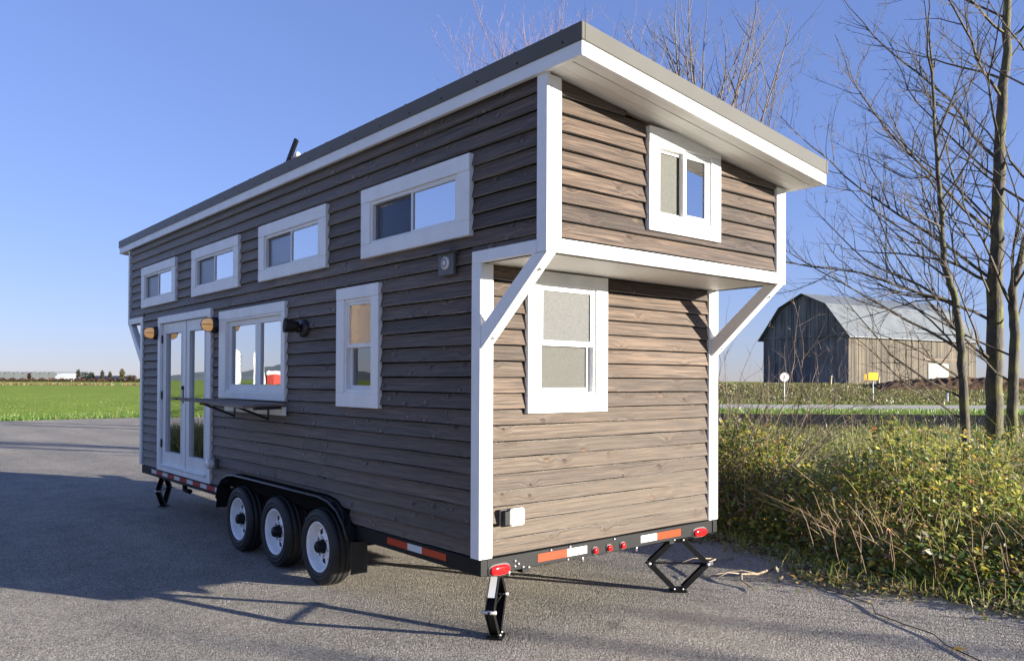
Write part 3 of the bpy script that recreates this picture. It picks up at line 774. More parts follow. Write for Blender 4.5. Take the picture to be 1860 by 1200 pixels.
# interior lamps and a cream curtain roll seen through the glass
def ilamp(x, y, z, r, h):
    lp = empty("interior_lamp", (x, y, z), house); bpy.context.view_layer.update()
    sub(B().lathe([(r * .8, h), (r, 0), (r * .96, 0), (r * .77, h)], (x, y, z), (0, 0, 1), 20).obj("lamp_shade", MLMP, None, True), lp)
    sub(B().lathe([(.0001, .0), (.05, .0), (.05, .015), (.012, .02), (.012, .18 + h)], (x, y, z - .18), (0, 0, 1), 14).obj("lamp_stand", MBRZ, None, True), lp)


ilamp(.34, 1.76, 2.88, .075, .13); ilamp(.50, 2.02, 2.20, .10, .14)
B().lathe([(.11, 1.40), (.11, 2.0), (.10, 2.02)], (.30, 2.18, 0), (0, 0, 1), 20).obj("curtain_roll", MCUR, house, True)
B().box((.8, .1, Z0 + .02), (.82, 2.8, Z1)).obj("partition", MINT, house)

# --- trailer
fr = empty("trailer_frame", (1.2, 3.7, .5), house); bpy.context.view_layer.update()
ZB = .455
bb = B(); bb.box((.012, .0, ZB), (.07, 1.60, Z0 - .001)); bb.box((.012, 4.40, ZB), (.07, 7.40, Z0 - .001)); bb.box((W_ - .07, .0, ZB), (W_ - .012, 7.40, Z0 - .001))
sub(bb.obj("side_rail", MBLK, bevel=.004), fr)
bb = B(); bb.box((.0705, .006, ZB), (W_ - .0705, .07, Z0 - .001)); sub(bb.obj("rear_beam", MBLK, bevel=.004), fr)
sub(B().box((.0705, 7.33, ZB), (W_ - .0705, 7.40, Z0 - .001)).obj("front_beam", MBLK), fr)
for y in (.9, 1.5, 2.6, 3.4, 4.4, 5.4, 6.4): sub(B().box((.071, y, .48), (W_ - .071, y + .05, .541)).obj("cross_member", MBLK), fr)
for x in (.45, W_ - .5): sub(B().box((x, .1, .40), (x + .06, 8.9, .478)).obj("main_rail", MBLK), fr)
for y in (2.12, 2.985, 3.85):
    sub(B().tube([(.12, y, .305), (W_ - .12, y, .305)], .035, 10).obj("axle", MBLK, None, True), fr)
    for x in (.47, W_ - .48): sub(B().tube([(x, y - .32, .40), (x, y - .12, .34), (x, y, .325), (x, y + .12, .34), (x, y + .32, .40)], .022, 6).obj("leaf_spring", MBLK), fr)
sub(B().box((.35, 5.9, .36), (.55, 6.3, .455)).obj("grey_water_valve", MBLK, bevel=.01), fr)
sub(B().tube([(.2, 6.25, .47), (.2, 6.25, .33), (.2, 6.05, .33)], .03, 8).obj("drain_pipe", MBLK, None, True), fr)


def side_tape(y0, y1, mat): sub(fbox(B(), 'side', y0, y1, .492, .540, -.0095, -.0125).obj("reflector_tape", mat), fr)


side_tape(.854, 1.132, MORG); side_tape(.669, .853, MWHT); side_tape(.376, .668, MORG)
yy = 6.96; n = 0
while yy > 4.5:
    wd = .20 if n % 2 == 0 else .255; side_tape(yy - wd + .001, yy, MWHT if n % 2 == 0 else MDOR); yy -= wd; n += 1
for x0, x1, mm in ((.504, .775, MORG), (.776, .97, MWHT), (1.545, 1.73, MWHT), (1.731, 2.017, MORG)):
    sub(B().box((x0, .0035, .482), (x1, .0065, .536)).obj("reflector_tape", mm), fr)


def oval(cx, cz, hw, hh, y, d, n=28):
    prof = [(1, 0), (.98, d * .5), (.85, d * .85), (.5, d), (.0001, d * 1.02)]; V = []; F = []
    for s, dep in prof:
        for k_ in range(n):
            a_ = 2 * math.pi * k_ / n; ex = math.copysign(abs(math.cos(a_)) ** .6, math.cos(a_)); ez = math.copysign(abs(math.sin(a_)) ** .8, math.sin(a_))
            V.append((cx + hw * s * ex, y - dep, cz + hh * s * ez))
    for i_ in range(len(prof) - 1):
        for k_ in range(n): a_ = i_ * n + k_; b2 = i_ * n + (k_ + 1) % n; F.append((a_, b2, b2 + n, a_ + n))
    return V, F


for cx in (.168, 2.255):
    tl = empty("tail_light", (cx, 0, .482), house); bpy.context.view_layer.update()
    V, F = oval(cx, .482, .092, .042, .006, .012); sub(mesh("rubber_grommet", V, F, MGRY, smooth=True), tl)
    V, F = oval(cx, .482, .080, .033, -.004, .022); sub(mesh("lens", V, F, MRED, smooth=True), tl)
for cx in (1.048, 1.193, 1.338):
    tl = empty("marker_light", (cx, 0, .49), house); bpy.context.view_layer.update()
    V, F = oval(cx, .490, .030, .030, .006, .010); sub(mesh("rubber_grommet", V, F, MGRY, smooth=True), tl)
    V, F = oval(cx, .490, .022, .022, -.002, .018); sub(mesh("lens", V, F, MRED, smooth=True), tl)
for x, z in ((.30, .520), (.33, .497), (.30, .485), (.37, .47), (.42, .462), (.62, .548), (.80, .55), (.78, .463), (1.25, .548)):
    B().lathe([(.0001, .012), (.007, .011), (.010, .004), (.010, 0)], (x, .006, z), (0, -1, 0), 8).obj("bolt_head", MSTL, fr, True).matrix_parent_inverse = Matrix.Translation(-fr.location)
for x in (.27, .95, 1.52): sub(B().tube([(x, .03, ZB + .01), (x, .03, ZB - .035)], .010, 8).obj("stud_bolt", MSTL, None, True), fr)

# --- fender and wheel well
fe = empty("fender", (0, 3, .7), house); bpy.context.view_layer.update()
ap = AP
V = []; F = []
cy, cz = 3.0, .2
for (y, z) in ap[:-2]:
    dv = Vector((y - cy, (z - cz) * 1.6)).normalized() * .010
    V += [(-.062, y, z), (.30, y, z), (.30, y - dv.x, z - dv.y), (-.062, y - dv.x, z - dv.y)]
for i in range(len(ap) - 3):
    for q in range(4): F.append((i * 4 + q, i * 4 + 4 + q, i * 4 + 4 + (q + 1) % 4, i * 4 + (q + 1) % 4))
sub(mesh("fender_sheet", V, F, MFEN, smooth=False), fe)
sub(B().tube([(-.064, y, z) for y, z in ap[1:-2]], .0125, 8).obj("fender_lip", MFEN, None, True), fe)
V = [(.298, y, z) for y, z in ap[:-2]]
sub(mesh("wheel_well_back", V, [tuple(range(len(V)))], MBLK), fe)
sub(B().box((-.055, 1.552, .19), (.085, 1.566, .44)).obj("mud_flap", MRUB), fe)

# --- wheels
def rim_mesh():
    bb = B(); N = 48
    bb.lathe([(.185, -.155), (.188, -.03), (.196, -.012), (.205, -.008), (.211, -.016), (.211, -.03)], (0, 0, 0), (-1, 0, 0), N)
    rings = [(.186, -.095), (.164, -.088), (.152, -.084), (.108, -.078), (.094, -.070), (.066, -.062), (.058, -.062)]
    base = len(bb.V)
    for r, h in rings:
        for k_ in range(N): a_ = 2 * math.pi * k_ / N; bb.V.append((-h, r * math.cos(a_), r * math.sin(a_)))
    for i_ in range(len(rings) - 1):
        for k_ in range(N):
            if i_ == 2 and k_ % 6 in (0, 1, 2): continue
            a_ = base + i_ * N + k_; b2 = base + i_ * N + (k_ + 1) % N; bb.F.append((a_, a_ + N, b2 + N, b2))
    return bb


TYP = [(.20, -.17), (.225, -.185), (.27, -.19), (.305, -.175), (.317, -.152), (.309, -.151), (.309, -.144), (.320, -.143), (.321, -.108), (.311, -.107), (.311, -.099), (.321, -.098), (.320, -.060), (.310, -.059), (.310, -.052), (.318, -.051), (.316, -.032), (.306, -.012), (.296, -.006), (.294, -.009), (.287, -.006), (.284, -.001), (.262, .003), (.258, .0005), (.240, .0005), (.236, .003), (.226, -.003), (.214, -.006), (.212, -.014), (.205, -.03)]
tyre = B().lathe(TYP, (0, 0, 0), (-1, 0, 0), 56); rimb = rim_mesh()
hubb = B().lathe([(.060, -.075), (.060, -.050), (.052, -.044), (.050, -.040), (.048, -.006), (.040, .004), (.0001, .006)], (0, 0, 0), (-1, 0, 0), 24)
drum = B().lathe([(.183, -.16), (.178, -.125), (.05, -.12), (.0001, -.12)], (0, 0, 0), (-1, 0, 0), 24)
grv = B()
for rr_ in (-.055, -.10, -.145): grv.lathe([(.3215, rr_ - .004), (.3215, rr_ + .004)], (0, 0, 0), (-1, 0, 0), 56)
WM = {"tyre": (tyre, MRUB), "rim": (rimb, MRIM), "hub_cap": (hubb, MBLK), "brake_drum": (drum, MBLK)}
first = {}
for wx, flip in ((-.068, 1), (W_ + .068, -1)):
    for y, lb in ((2.12, "wheel nearest the tail"), (2.985, "middle wheel"), (3.85, "wheel nearest the doors")):
        we = empty("wheel", (wx, y, .318), house); we.rotation_euler[2] = 0 if flip == 1 else math.pi
        if flip == 1: we["label"] = lb
        for nm, (b_, mt_) in WM.items():
            if nm in first: o = link(bpy.data.objects.new(nm, first[nm]), we)
            else: o = b_.obj(nm, mt_, we, True); first[nm] = o.data
        for k_ in range(6):
            a_ = k_ * math.pi / 3 + .3; key = "lug_nut"
            if key in first: o = link(bpy.data.objects.new(key, first[key]), we)
            else: o = B().lathe([(.009, 0), (.009, .014), (.0001, .016)], (0, 0, 0), (-1, 0, 0), 6).obj(key, MSTL, we); first[key] = o.data
            o.location = (.062, .078 * math.cos(a_), .078 * math.sin(a_))

# --- scissor jacks
def jack(x, y, ang, label, sticker=False, htop=.452, half=.235):
    j = empty("scissor_jack", (x, y, 0), house, rz=ang); j["label"] = label; zm = .228
    C = lambda s, z: Vector((s * half, 0, z))
    n_ = 0
    for s in (-1, 1):
        for (p, q) in ((Vector((s * .035, 0, htop - .03)), C(s, zm)), (C(s, zm), Vector((s * .04, 0, .03)))):
            bb = B(); bb.bar(p + Vector((0, 0, 0)), q, .006, .056, (0, 1, 0)); d = (q - p).normalized(); nn = Vector((-d.z, 0, d.x)) * s
            up_ = p.z > zm + .01
            for e_ in (-.028, .028): bb.bar(p + Vector((0, e_, 0)), q + Vector((0, e_, 0)), .004, .042, (d.cross(Vector((0, 1, 0)))))
            bb.obj("jack_arm", MBLK, j, bevel=.001)
            if sticker and s == -1 and up_:
                nn = Vector((d.z, 0, -d.x)); nn = nn if nn.x < 0 else -nn
                c = p.lerp(q, .38) + nn * .0185
                B().bar(p.lerp(q, .10) + nn * .0185, p.lerp(q, .66) + nn * .0185, .048, .002, nn).obj("warning_sticker", MWHT, j)
        B().tube([C(s, zm) + Vector((0, -.045, 0)), C(s, zm) + Vector((0, .045, 0))], .013, 10).obj("pivot_pin", MSTL, j, True)
    B().tube([C(-1.12, zm), C(1.25, zm)], .008, 8).obj("lead_screw", MBLK, j)
    B().tube([C(1.02, zm), C(1.2, zm)], .014, 6).obj("drive_nut", MSTL, j)
    B().box((-.07, -.055, 0.0), (.07, .055, .012)).obj("foot_plate", MBLK, j, bevel=.002)
    B().box((-.055, -.035, .012), (.055, .035, .034)).obj("foot_bracket", MBLK, j, bevel=.002)
    B().box((-.05, -.035, htop - .05), (.05, .035, htop)).obj("top_bracket", MBLK, j, bevel=.002)
    for s in (-1, 1):
        B().tube([(s * .035, -.04, .026), (s * .035, .04, .026)], .008, 8).obj("pivot_pin", MSTL, j, True)
        B().tube([(s * .035, -.04, htop - .03), (s * .035, .04, htop - .03)], .008, 8).obj("pivot_pin", MSTL, j, True)


jack(.245, .13, R(41), "scissor jack under the near tail corner with a white sticker", True)
jack(2.13, .12, R(-42), "scissor jack under the tail corner by the brambles")
jack(.26, 7.28, R(56), "scissor jack at the door end")

# ------------------------------------------------------------------ old barn on the bank
MBG = plank_mat("weathered_barn_planks", (.035, .028, .02), (.155, .125, .085), 1.6)
MBR = simple("barn_roof_tin", (.17, .182, .185), .5, .1, var=.16, scale=1.0, stretch=(1, 1, .2))
p0 = LD(35.2, 85.0); bx = (rt * .866 + FH * .5).normalized(); by = (-rt * .5 + FH * .866).normalized()   # along eave, along gable
BL, BW, BZ, BE, BP = 23.0, 11.6, 1.30, 6.85, 11.4
barn = tag(empty("old_barn", p0 + bx * BL / 2 + by * BW / 2 + Vector((0, 0, BZ))), "weathered grey plank barn with gambrel tin roof on the grassy bank", "barn")
bpy.context.view_layer.update()
def BP_(u, v, z): q = p0 + bx * u + by * v; return Vector((q.x, q.y, z))
def bpart(o): return part_of(o, barn)
rb = random.Random(3)
prof = [(0, BE), (2.6, 10.05), (BW / 2, BP), (BW - 2.6, 10.05), (BW, BE)]
def gz(v): return float(np.interp(v, [a_[0] for a_ in prof], [a_[1] for a_ in prof]))


def plank_wall(name, fpos, ln, topf, mat, holes=()):
    bb = B(); u = 0.0
    while u < ln - .05:
        wd = min(rb.uniform(.22, .34), ln - u); off = rb.uniform(0, .05); gap = rb.choice((0.012, 0.02, .02, .05)); zb_ = BZ - .3 + rb.uniform(0, .15)
        segs = [(zb_, None)]
        for (h0_, h1_, q0, q1) in holes:
            if h0_ < u + wd / 2 < h1_: segs = [(zb_, q0), (q1, None)]
        for s0, s1 in segs:
            ta = topf(u) if s1 is None else s1; tb = topf(u + wd - gap) if s1 is None else s1
            if s1 is not None and s1 - s0 < .1: continue
            bb.add([fpos(u, off + .04, s0), fpos(u + wd - gap, off + .04, s0), fpos(u + wd - gap, off, s0), fpos(u, off, s0), fpos(u, off + .04, ta), fpos(u + wd - gap, off + .04, tb), fpos(u + wd - gap, off, tb), fpos(u, off, ta)], BF)
        u += wd
    return bpart(bb.obj(name, mat))


kind(plank_wall("side_planks", lambda u, o, z: BP_(u, o, z), BL, lambda u: BE - rb.uniform(0, .06), MBG, [(13.2, 19.0, BZ + .3, BZ + 2.6)]), "stuff")
MBD = plank_mat("gable_planks", (.07, .066, .06), (.30, .285, .265), 1.4)
kind(plank_wall("gable_planks", lambda u, o, z: BP_(o, u, z), BW, lambda u: gz(u) - .1, MBD, [(4.6, 7.0, BZ + .2, BZ + 3.0)]), "stuff")
kind(plank_wall("far_gable_planks", lambda u, o, z: BP_(BL - o, u, z), BW, lambda u: gz(u) - .1, MBD), "stuff")
kind(plank_wall("far_side_planks", lambda u, o, z: BP_(u, BW - o, z), BL, lambda u: BE - .05, MBD), "stuff")
rs = [(-.5, BE - .45), (2.6, 10.1), (BW / 2, BP + .05), (BW - 2.6, 10.1), (BW + .5, BE - .45)]
for i in range(4):
    (v0, z0_), (v1, z1_) = rs[i], rs[i + 1]; nsh = 12
    for s_ in range(nsh):
        u0_ = -.45 + (BL + .9) * s_ / nsh; u1_ = -.45 + (BL + .9) * (s_ + 1) / nsh - .004; lift = Vector((0, 0, .006 * (s_ % 2) + rb.uniform(0, .006)))
        q = [BP_(u0_, v0, z0_) + lift, BP_(u1_, v0, z0_) + lift, BP_(u1_, v1, z1_) + lift, BP_(u0_, v1, z1_) + lift]
        bpart(mesh("roof_sheet", [v - Vector((0, 0, .05)) for v in q] + q, BF, MBR))
bpart(B().add([BP_(13.0, .02, BZ - .1), BP_(19.2, .02, BZ - .1), BP_(19.2, .12, BZ - .1), BP_(13, .12, BZ - .1), BP_(13, .02, BZ + 2.9), BP_(19.2, .02, BZ + 2.9), BP_(19.2, .12, BZ + 2.9), BP_(13, .12, BZ + 2.9)], BF).obj("wall_patch", plank_mat("patch_planks", (.06, .05, .035), (.14, .115, .08), 2)))
bpart(B().add([BP_(13.6, -.06, BZ + .1), BP_(17.4, -.06, BZ + .1), BP_(17.4, .01, BZ + .1), BP_(13.6, .01, BZ + .1), BP_(13.6, -.06, BZ + 2.5), BP_(17.4, -.06, BZ + 2.5), BP_(17.4, .01, BZ + 2.5), BP_(13.6, .01, BZ + 2.5)], BF).obj("white_panel", simple("whitewashed_board", (.30, .29, .265), .8, var=.2, scale=1)))
bpart(B().add([BP_(.12, 4.4, BZ - .1), BP_(.12, 7.2, BZ - .1), BP_(.2, 7.2, BZ - .1), BP_(.2, 4.4, BZ - .1), BP_(.12, 4.4, BZ + 3.1), BP_(.12, 7.2, BZ + 3.1), BP_(.2, 7.2, BZ + 3.1), BP_(.2, 4.4, BZ + 3.1)], BF).obj("gable_door", plank_mat("door_planks", (.08, .085, .09), (.17, .175, .185), 2)))
bpart(B().bar(BP_(12.9, -.04, BZ + 2.95), BP_(19.3, -.04, BZ + 2.95), .06, .25).obj("door_rail", plank_mat("rail_wood", (.1, .07, .05), (.17, .13, .085), 2)))
bpart(B().bar(BP_(-.06, .1, BE - .2), BP_(-.06, BW - .1, BE - .2), .06, .22).obj("gable_rail", MBD))

# debris mound and stakes before the barn
MDEB = ground_grass("rusty_debris", (.05, .032, .02), (.11, .07, .045), (.19, .13, .08), 1.2, 6)
V = []; F = []; rr_ = random.Random(9); nx_, ny_ = 46, 12
for i in range(nx_ + 1):
    for j in range(ny_ + 1):
        s, t = i / nx_, j / ny_
        h = (.95 * math.sin(math.pi * min(1, s * 1.05)) ** .7 * math.sin(math.pi * t) + rr_.uniform(-.16, .16) * math.sin(math.pi * t)) if 0 < s < 1 and 0 < t < 1 else -.3
        V.append(LD(33.5 + 20 * s, 74 + 5 * t, 1.05 + h + .35 * t))
for i in range(nx_):
    for j in range(ny_): a_ = i * (ny_ + 1) + j; F.append((a_, a_ + ny_ + 1, a_ + ny_ + 2, a_ + 1))
tag(mesh("debris_mound", V, F, MDEB), "low rust-brown mound of debris in front of the barn's long wall", "mound")
for i, (la, de, h, lbn) in enumerate(((30.9, 79.0, 1.1, "short pale stake standing before the dark barn gable"), (36.0, 80.0, 1.0, "short pale stake at the barn corner"))):
    z = 1.2; tag(B().bar(LD(la, de, z - .2), LD(la + .1, de, z + h), .2, .16, (1, 0, 0)).obj("wooden_stake", plank_mat("stake_wood%d" % i, (.3, .24, .16), (.42, .35, .24), 3)), lbn, "stake", "stakes by the barn")

# road signs
MPOL = simple("sign_pole_grey", (.52, .52, .50), .5, var=.08)
def sign_base(la, de, h, label, cat="road sign"):
    s = tag(empty("road_sign", LD(la, de, -.02)), label, cat, "signs along the road"); bpy.context.view_layer.update()
    part_of(B().tube([LD(la, de, -.05), LD(la, de, h)], .055, 8).obj("pole", MPOL, None, True), s); return s


nrm = -FH
la, de = 22.1, 66; s = sign_base(la, de, 1.75, "round white road sign on a thin pole before the barn gable")
part_of(B().lathe([(.0001, .02), (.36, .02), (.38, 0), (.36, -.02), (.0001, -.02)], LD(la, de - .08, 2.05), nrm, 28).obj("sign_disc", simple("sign_white", (.72, .70, .68), .4), None), s)
part_of(B().lathe([(.33, .024), (.385, .022), (.385, .018), (.33, .018)], LD(la, de - .08, 2.05), nrm, 28).obj("sign_rim", simple("sign_rim", (.5, .42, .4), .4)), s)
part_of(B().bar(LD(la, de - .11, 1.92), LD(la, de - .11, 2.2), .05, .01, nrm).obj("sign_mark", simple("sign_mark", (.3, .28, .28), .5)), s)
la, de = 29.3, 66; s = sign_base(la, de, 1.75, "yellow square road sign on a thin pole before the barn's long wall")
part_of(B().bar(LD(la - .42, de - .08, 2.15), LD(la + .42, de - .02, 2.15), .04, .62, (0, 0, 1)).obj("sign_panel", simple("sign_yellow", (.85, .46, .02), .4), bevel=.01), s)
part_of(B().bar(LD(la - .75, de - .05, 2.08), LD(la - .44, de - .05, 2.08), .04, .5, (0, 0, 1)).obj("second_panel", simple("sign_gold", (.62, .36, .06), .4), bevel=.01), s)
la, de = 34.8, 65; s = tag(empty("marker_post", LD(la, de)), "slim white marker post beside the road on the right", "marker post"); bpy.context.view_layer.update()
part_of(B().bar(LD(la, de, -.05), LD(la, de, 1.1), .14, .06, (1, 0, 0)).obj("post", simple("marker_white", (.75, .75, .75), .5), bevel=.01), s)
part_of(B().bar(LD(la, de - .05, .85), LD(la, de - .05, 1.0), .145, .01, (1, 0, 0)).obj("band", MBLK), s)

# ------------------------------------------------------------------ far left horizon
def at_far(px, dep, z=0.0): return LD((px - 930) / 1476.63 * dep, dep, z)


MGH = simple("greenhouse_film", (.20, .205, .205), .5, var=.06, scale=.2)
gh = tag(empty("greenhouse", at_far(40, 520)), "long pale greenhouse range on the far left horizon", "greenhouse"); bpy.context.view_layer.update()
for i in range(9):
    a0_, a1_ = at_far(-40 + 16 * i, 520), at_far(-40 + 16 * i + 15.6, 520)
    q = [a0_, a1_, a1_ + FH * 40, a0_ + FH * 40]; V = [v + Vector((0, 0, 0)) for v in q] + [v + Vector((0, 0, 4.6)) for v in q]; rz_ = Vector((0, 0, 6.0))
    V += [(q[0] + q[1]) / 2 + rz_, (q[2] + q[3]) / 2 + rz_]
    part_of(mesh("greenhouse_bay", V, [(0, 1, 5, 8, 4), (1, 2, 6, 5), (2, 3, 7, 9, 6), (3, 0, 4, 7), (4, 8, 9, 7), (8, 5, 6, 9)], MGH), gh)


def shed(name, label, px0, px1, dep, wall, ridge, mw, mr, cat, deep=14):
    a0_, a1_ = at_far(px0, dep), at_far(px1, dep); s = tag(empty(name, (a0_ + a1_) / 2), label, cat); bpy.context.view_layer.update()
    q = [a0_, a1_, a1_ + FH * deep, a0_ + FH * deep]; V = q + [v + Vector((0, 0, wall)) for v in q]
    part_of(mesh("walls", V, BF, mw), s); r0, r1 = (q[0] + q[3]) / 2 + Vector((0, 0, ridge)), (q[1] + q[2]) / 2 + Vector((0, 0, ridge))
    e_ = -FH * .6 - Vector((0, 0, .2)); V2 = [q[0] + Vector((0, 0, wall)) + e_, q[1] + Vector((0, 0, wall)) + e_, r1, r0, q[2] + Vector((0, 0, wall)), q[3] + Vector((0, 0, wall))]
    V2 += [v - Vector((0, 0, .25)) for v in V2]
    part_of(mesh("roof", V2, [(0, 1, 2, 3), (3, 2, 4, 5), (7, 6, 9, 8), (8, 9, 11, 10), (0, 6, 7, 1), (1, 7, 8, 2), (2, 8, 10, 4), (4, 10, 11, 5), (5, 11, 9, 3), (3, 9, 6, 0)], mr), s)
    nd_ = 3
    for i in range(nd_):
        c = a0_.lerp(a1_, (i + .5) / nd_); hw = (a1_ - a0_) * .07
        part_of(B().box(c - hw - FH * .1, c + hw + Vector((0, 0, wall * .6))).obj("door", MGRY), s)
    return s


MWB = simple("white_shed_steel", (.80, .80, .78), .5, var=.04, scale=.3); MDB = simple("dark_shed", (.035, .035, .045), .6)
shed("farm_shed", "white farm shed on the far left horizon beside the greenhouse", 101, 129, 470, 2.9, 4.6, MWB, MWB, "shed")
shed("farm_shed", "small white shed right of the larger white farm shed", 135, 143, 460, 2.2, 3.1, MWB, MWB, "shed", 6)
shed("farm_shed", "long low dark shed under the far trees on the left horizon", 146, 217, 450, 2.2, 3.2, MDB, MDB, "shed", 12)

MLEAF = leaf_mat("leaf_tint")


def leaves(name, P, size, cols, parent=None, upb=0.4, seed=0, flat=False, mat=None, sunb=0.0):
    """P: (n,3) leaf centres -> one mesh of small folded leaves"""
    rg = np.random.default_rng(seed); n = len(P); s = np.asarray(size) * np.ones(n)
    nrm_ = rg.normal(size=(n, 3)); nrm_[:, 2] = np.abs(nrm_[:, 2]) * (1 + upb * 3) + upb
    if sunb: nrm_ += np.array([SH.x * .6 - .25, SH.y, .35]) * sunb                  # leaves turn to the low sun
    if flat: nrm_[:, :2] *= .15
    nrm_ /= np.linalg.norm(nrm_, axis=1)[:, None]
    t = rg.normal(size=(n, 3)); t -= nrm_ * (t * nrm_).sum(1)[:, None]; t /= np.linalg.norm(t, axis=1)[:, None]; bt = np.cross(nrm_, t)
    f = s[:, None]; fold = nrm_ * f * .18
    v = np.stack([P - t * f, P + bt * f * .55 + fold, P + t * f, P - bt * f * .55 + fold], 1).reshape(-1, 3)
    me = bpy.data.meshes.new(name); me.vertices.add(4 * n); me.vertices.foreach_set("co", v.ravel().astype(np.float32))
    me.loops.add(6 * n); idx = (np.arange(n)[:, None] * 4 + np.array([0, 1, 2, 0, 2, 3])).ravel(); me.loops.foreach_set("vertex_index", idx.astype(np.int32))
    me.polygons.add(2 * n); me.polygons.foreach_set("loop_start", (np.arange(2 * n) * 3).astype(np.int32)); me.polygons.foreach_set("loop_total", np.full(2 * n, 3, np.int32))
    me.update(calc_edges=True)
    ca = me.color_attributes.new("tint", 'FLOAT_COLOR', 'POINT'); c4 = np.ones((n, 4, 4), np.float32); c4[:, :, :3] = np.asarray(cols)[:, None, :]; ca.data.foreach_set("color", c4.ravel())
    me.materials.append(mat or MLEAF); return link(bpy.data.objects.new(name, me), parent)


def blades(name, P, H, cols, lean=.35, width=.006, seed=0, mat=None, parent=None, bias=(0, 0)):
    """grass blades or stalks: two-segment tapered strips"""
    rg = np.random.default_rng(seed); n = len(P); a_ = rg.uniform(0, 2 * math.pi, n); dirv = np.stack([np.cos(a_), np.sin(a_), np.zeros(n)], 1)
    ln = np.abs(rg.normal(0, lean, n)) * H; off = dirv * ln[:, None]; off[:, 0] += bias[0] * H; off[:, 1] += bias[1] * H
    sd_ = rg.normal(size=(n, 3)); sd_[:, 2] = 0; sd_ /= np.linalg.norm(sd_, axis=1)[:, None]; wv = sd_ * np.asarray(width * np.ones(n))[:, None]
    mid_ = P + off * .35; mid_[:, 2] += H * .6; top = P + off; top[:, 2] += H
    v = np.stack([P - wv, P + wv, mid_ + wv * .8, mid_ - wv * .8, top], 1).reshape(-1, 3)
    me = bpy.data.meshes.new(name); me.vertices.add(5 * n); me.vertices.foreach_set("co", v.ravel().astype(np.float32))
    idx = (np.arange(n)[:, None] * 5 + np.array([0, 1, 2, 0, 2, 3, 3, 2, 4])).ravel(); me.loops.add(9 * n); me.loops.foreach_set("vertex_index", idx.astype(np.int32))
    me.polygons.add(3 * n); me.polygons.foreach_set("loop_start", (np.arange(3 * n) * 3).astype(np.int32)); me.polygons.foreach_set("loop_total", np.full(3 * n, 3, np.int32)); me.update(calc_edges=True)
    ca = me.color_attributes.new("tint", 'FLOAT_COLOR', 'POINT'); c4 = np.ones((n, 5, 4), np.float32); c4[:, :, :3] = np.asarray(cols)[:, None, :]; ca.data.foreach_set("color", c4.ravel())
    me.materials.append(mat or MLEAF); return link(bpy.data.objects.new(name, me), parent)


def pick(rg, n, table):
    wts = np.array([t[0] for t in table], float); wts /= wts.sum(); i_ = rg.choice(len(table), n, p=wts); c = np.array([t[1] for t in table])[i_]
    return c * rg.uniform(.7, 1.3, (n, 1))


def LDn(lat, dep, z): return np.stack([CAM.x + rt.x * lat + FH.x * dep, CAM.y + rt.y * lat + FH.y * dep, z], 1)


g_ = np.random.default_rng(5)
# far small trees (each its own thing)
MTW = bark("far_bark", (.04, .035, .03), (.09, .075, .06), (.1, .1, .05), .2)
FT = [(53, 430, 4.6, .9, (.08, .05, .03), "small dark bush in front of the pale greenhouse"), (142, 455, 7.2, 1.3, (.10, .085, .05), "thin tree left of the dark evergreen on the far horizon"),
      (155, 440, 5.6, 3.4, (.03, .05, .035), "rounded dark evergreen on the far left horizon"), (166, 445, 5.4, 1.8, (.06, .07, .045), "grey-green tree just right of the dark evergreen"),
      (186, 445, 6.4, 1.0, (.12, .11, .08), "thin bare tree in the middle of the far dark shed"), (200, 440, 5.6, 1.0, (.12, .11, .08), "thin bare tree towards the right of the far dark shed"),
      (222, 420, 7.0, 1.5, (.17, .15, .04), "yellowish poplar nearest the house on the far horizon"), (238, 400, 3.6, 3.0, (.10, .06, .04), "low russet trees' clump beside the house's left edge")]
for i, (px, dep, hh, wd, c, lb) in enumerate(FT):
    b0 = at_far(px, dep); tr = tag(empty("far_tree", b0), lb, "tree", "trees on the far left horizon"); bpy.context.view_layer.update()
    part_of(B().tube([b0, b0 + Vector((0, 0, hh * .8))], [.2, .05], 6).obj("trunk", MTW), tr)
    n = 500; u_ = g_.normal(size=(n, 3)); u_ /= np.linalg.norm(u_, axis=1)[:, None]; u_ *= g_.uniform(.4, 1, (n, 1))
    P = np.array(b0)[None] + u_ * np.array([wd, wd, hh * .42]) + np.array([0, 0, hh * .56])
    part_of(leaves("crown", P, g_.uniform(.25, .5, n), np.array(c)[None] * g_.uniform(.6, 1.4, (n, 1)), seed=i), tr)
# brown hedge line and dry strip across the field
n = 9000; px = g_.uniform(-300, 420, n); dep = g_.uniform(395, 425, n); P = LDn((px - 930) / 1476.63 * dep, dep, g_.uniform(0, 1, n) ** 1.4 * (1.35 + .5 * np.sin(px * .35)))
kind(leaves("hedge_row", P, g_.uniform(.35, .7, n), pick(g_, n, [(5, (.16, .07, .045)), (3, (.12, .065, .04)), (2, (.08, .075, .03)), (1, (.2, .13, .05))]), seed=2), "stuff")
n = 9000; px = g_.uniform(-350, 420, n); dep = 205 + g_.normal(0, 4, n); P = LDn((px - 930) / 1476.63 * dep, dep, np.zeros(n)); kp = (np.sin(px * .11) + np.sin(px * .043 + 2) > -1.75); P = P[kp]; n = len(P)
kind(blades("dry_grass_strip", P, g_.uniform(.2, .75, n), pick(g_, n, [(4, (.30, .20, .09)), (3, (.22, .17, .07)), (2, (.12, .14, .04))]), width=.07, seed=3), "stuff")
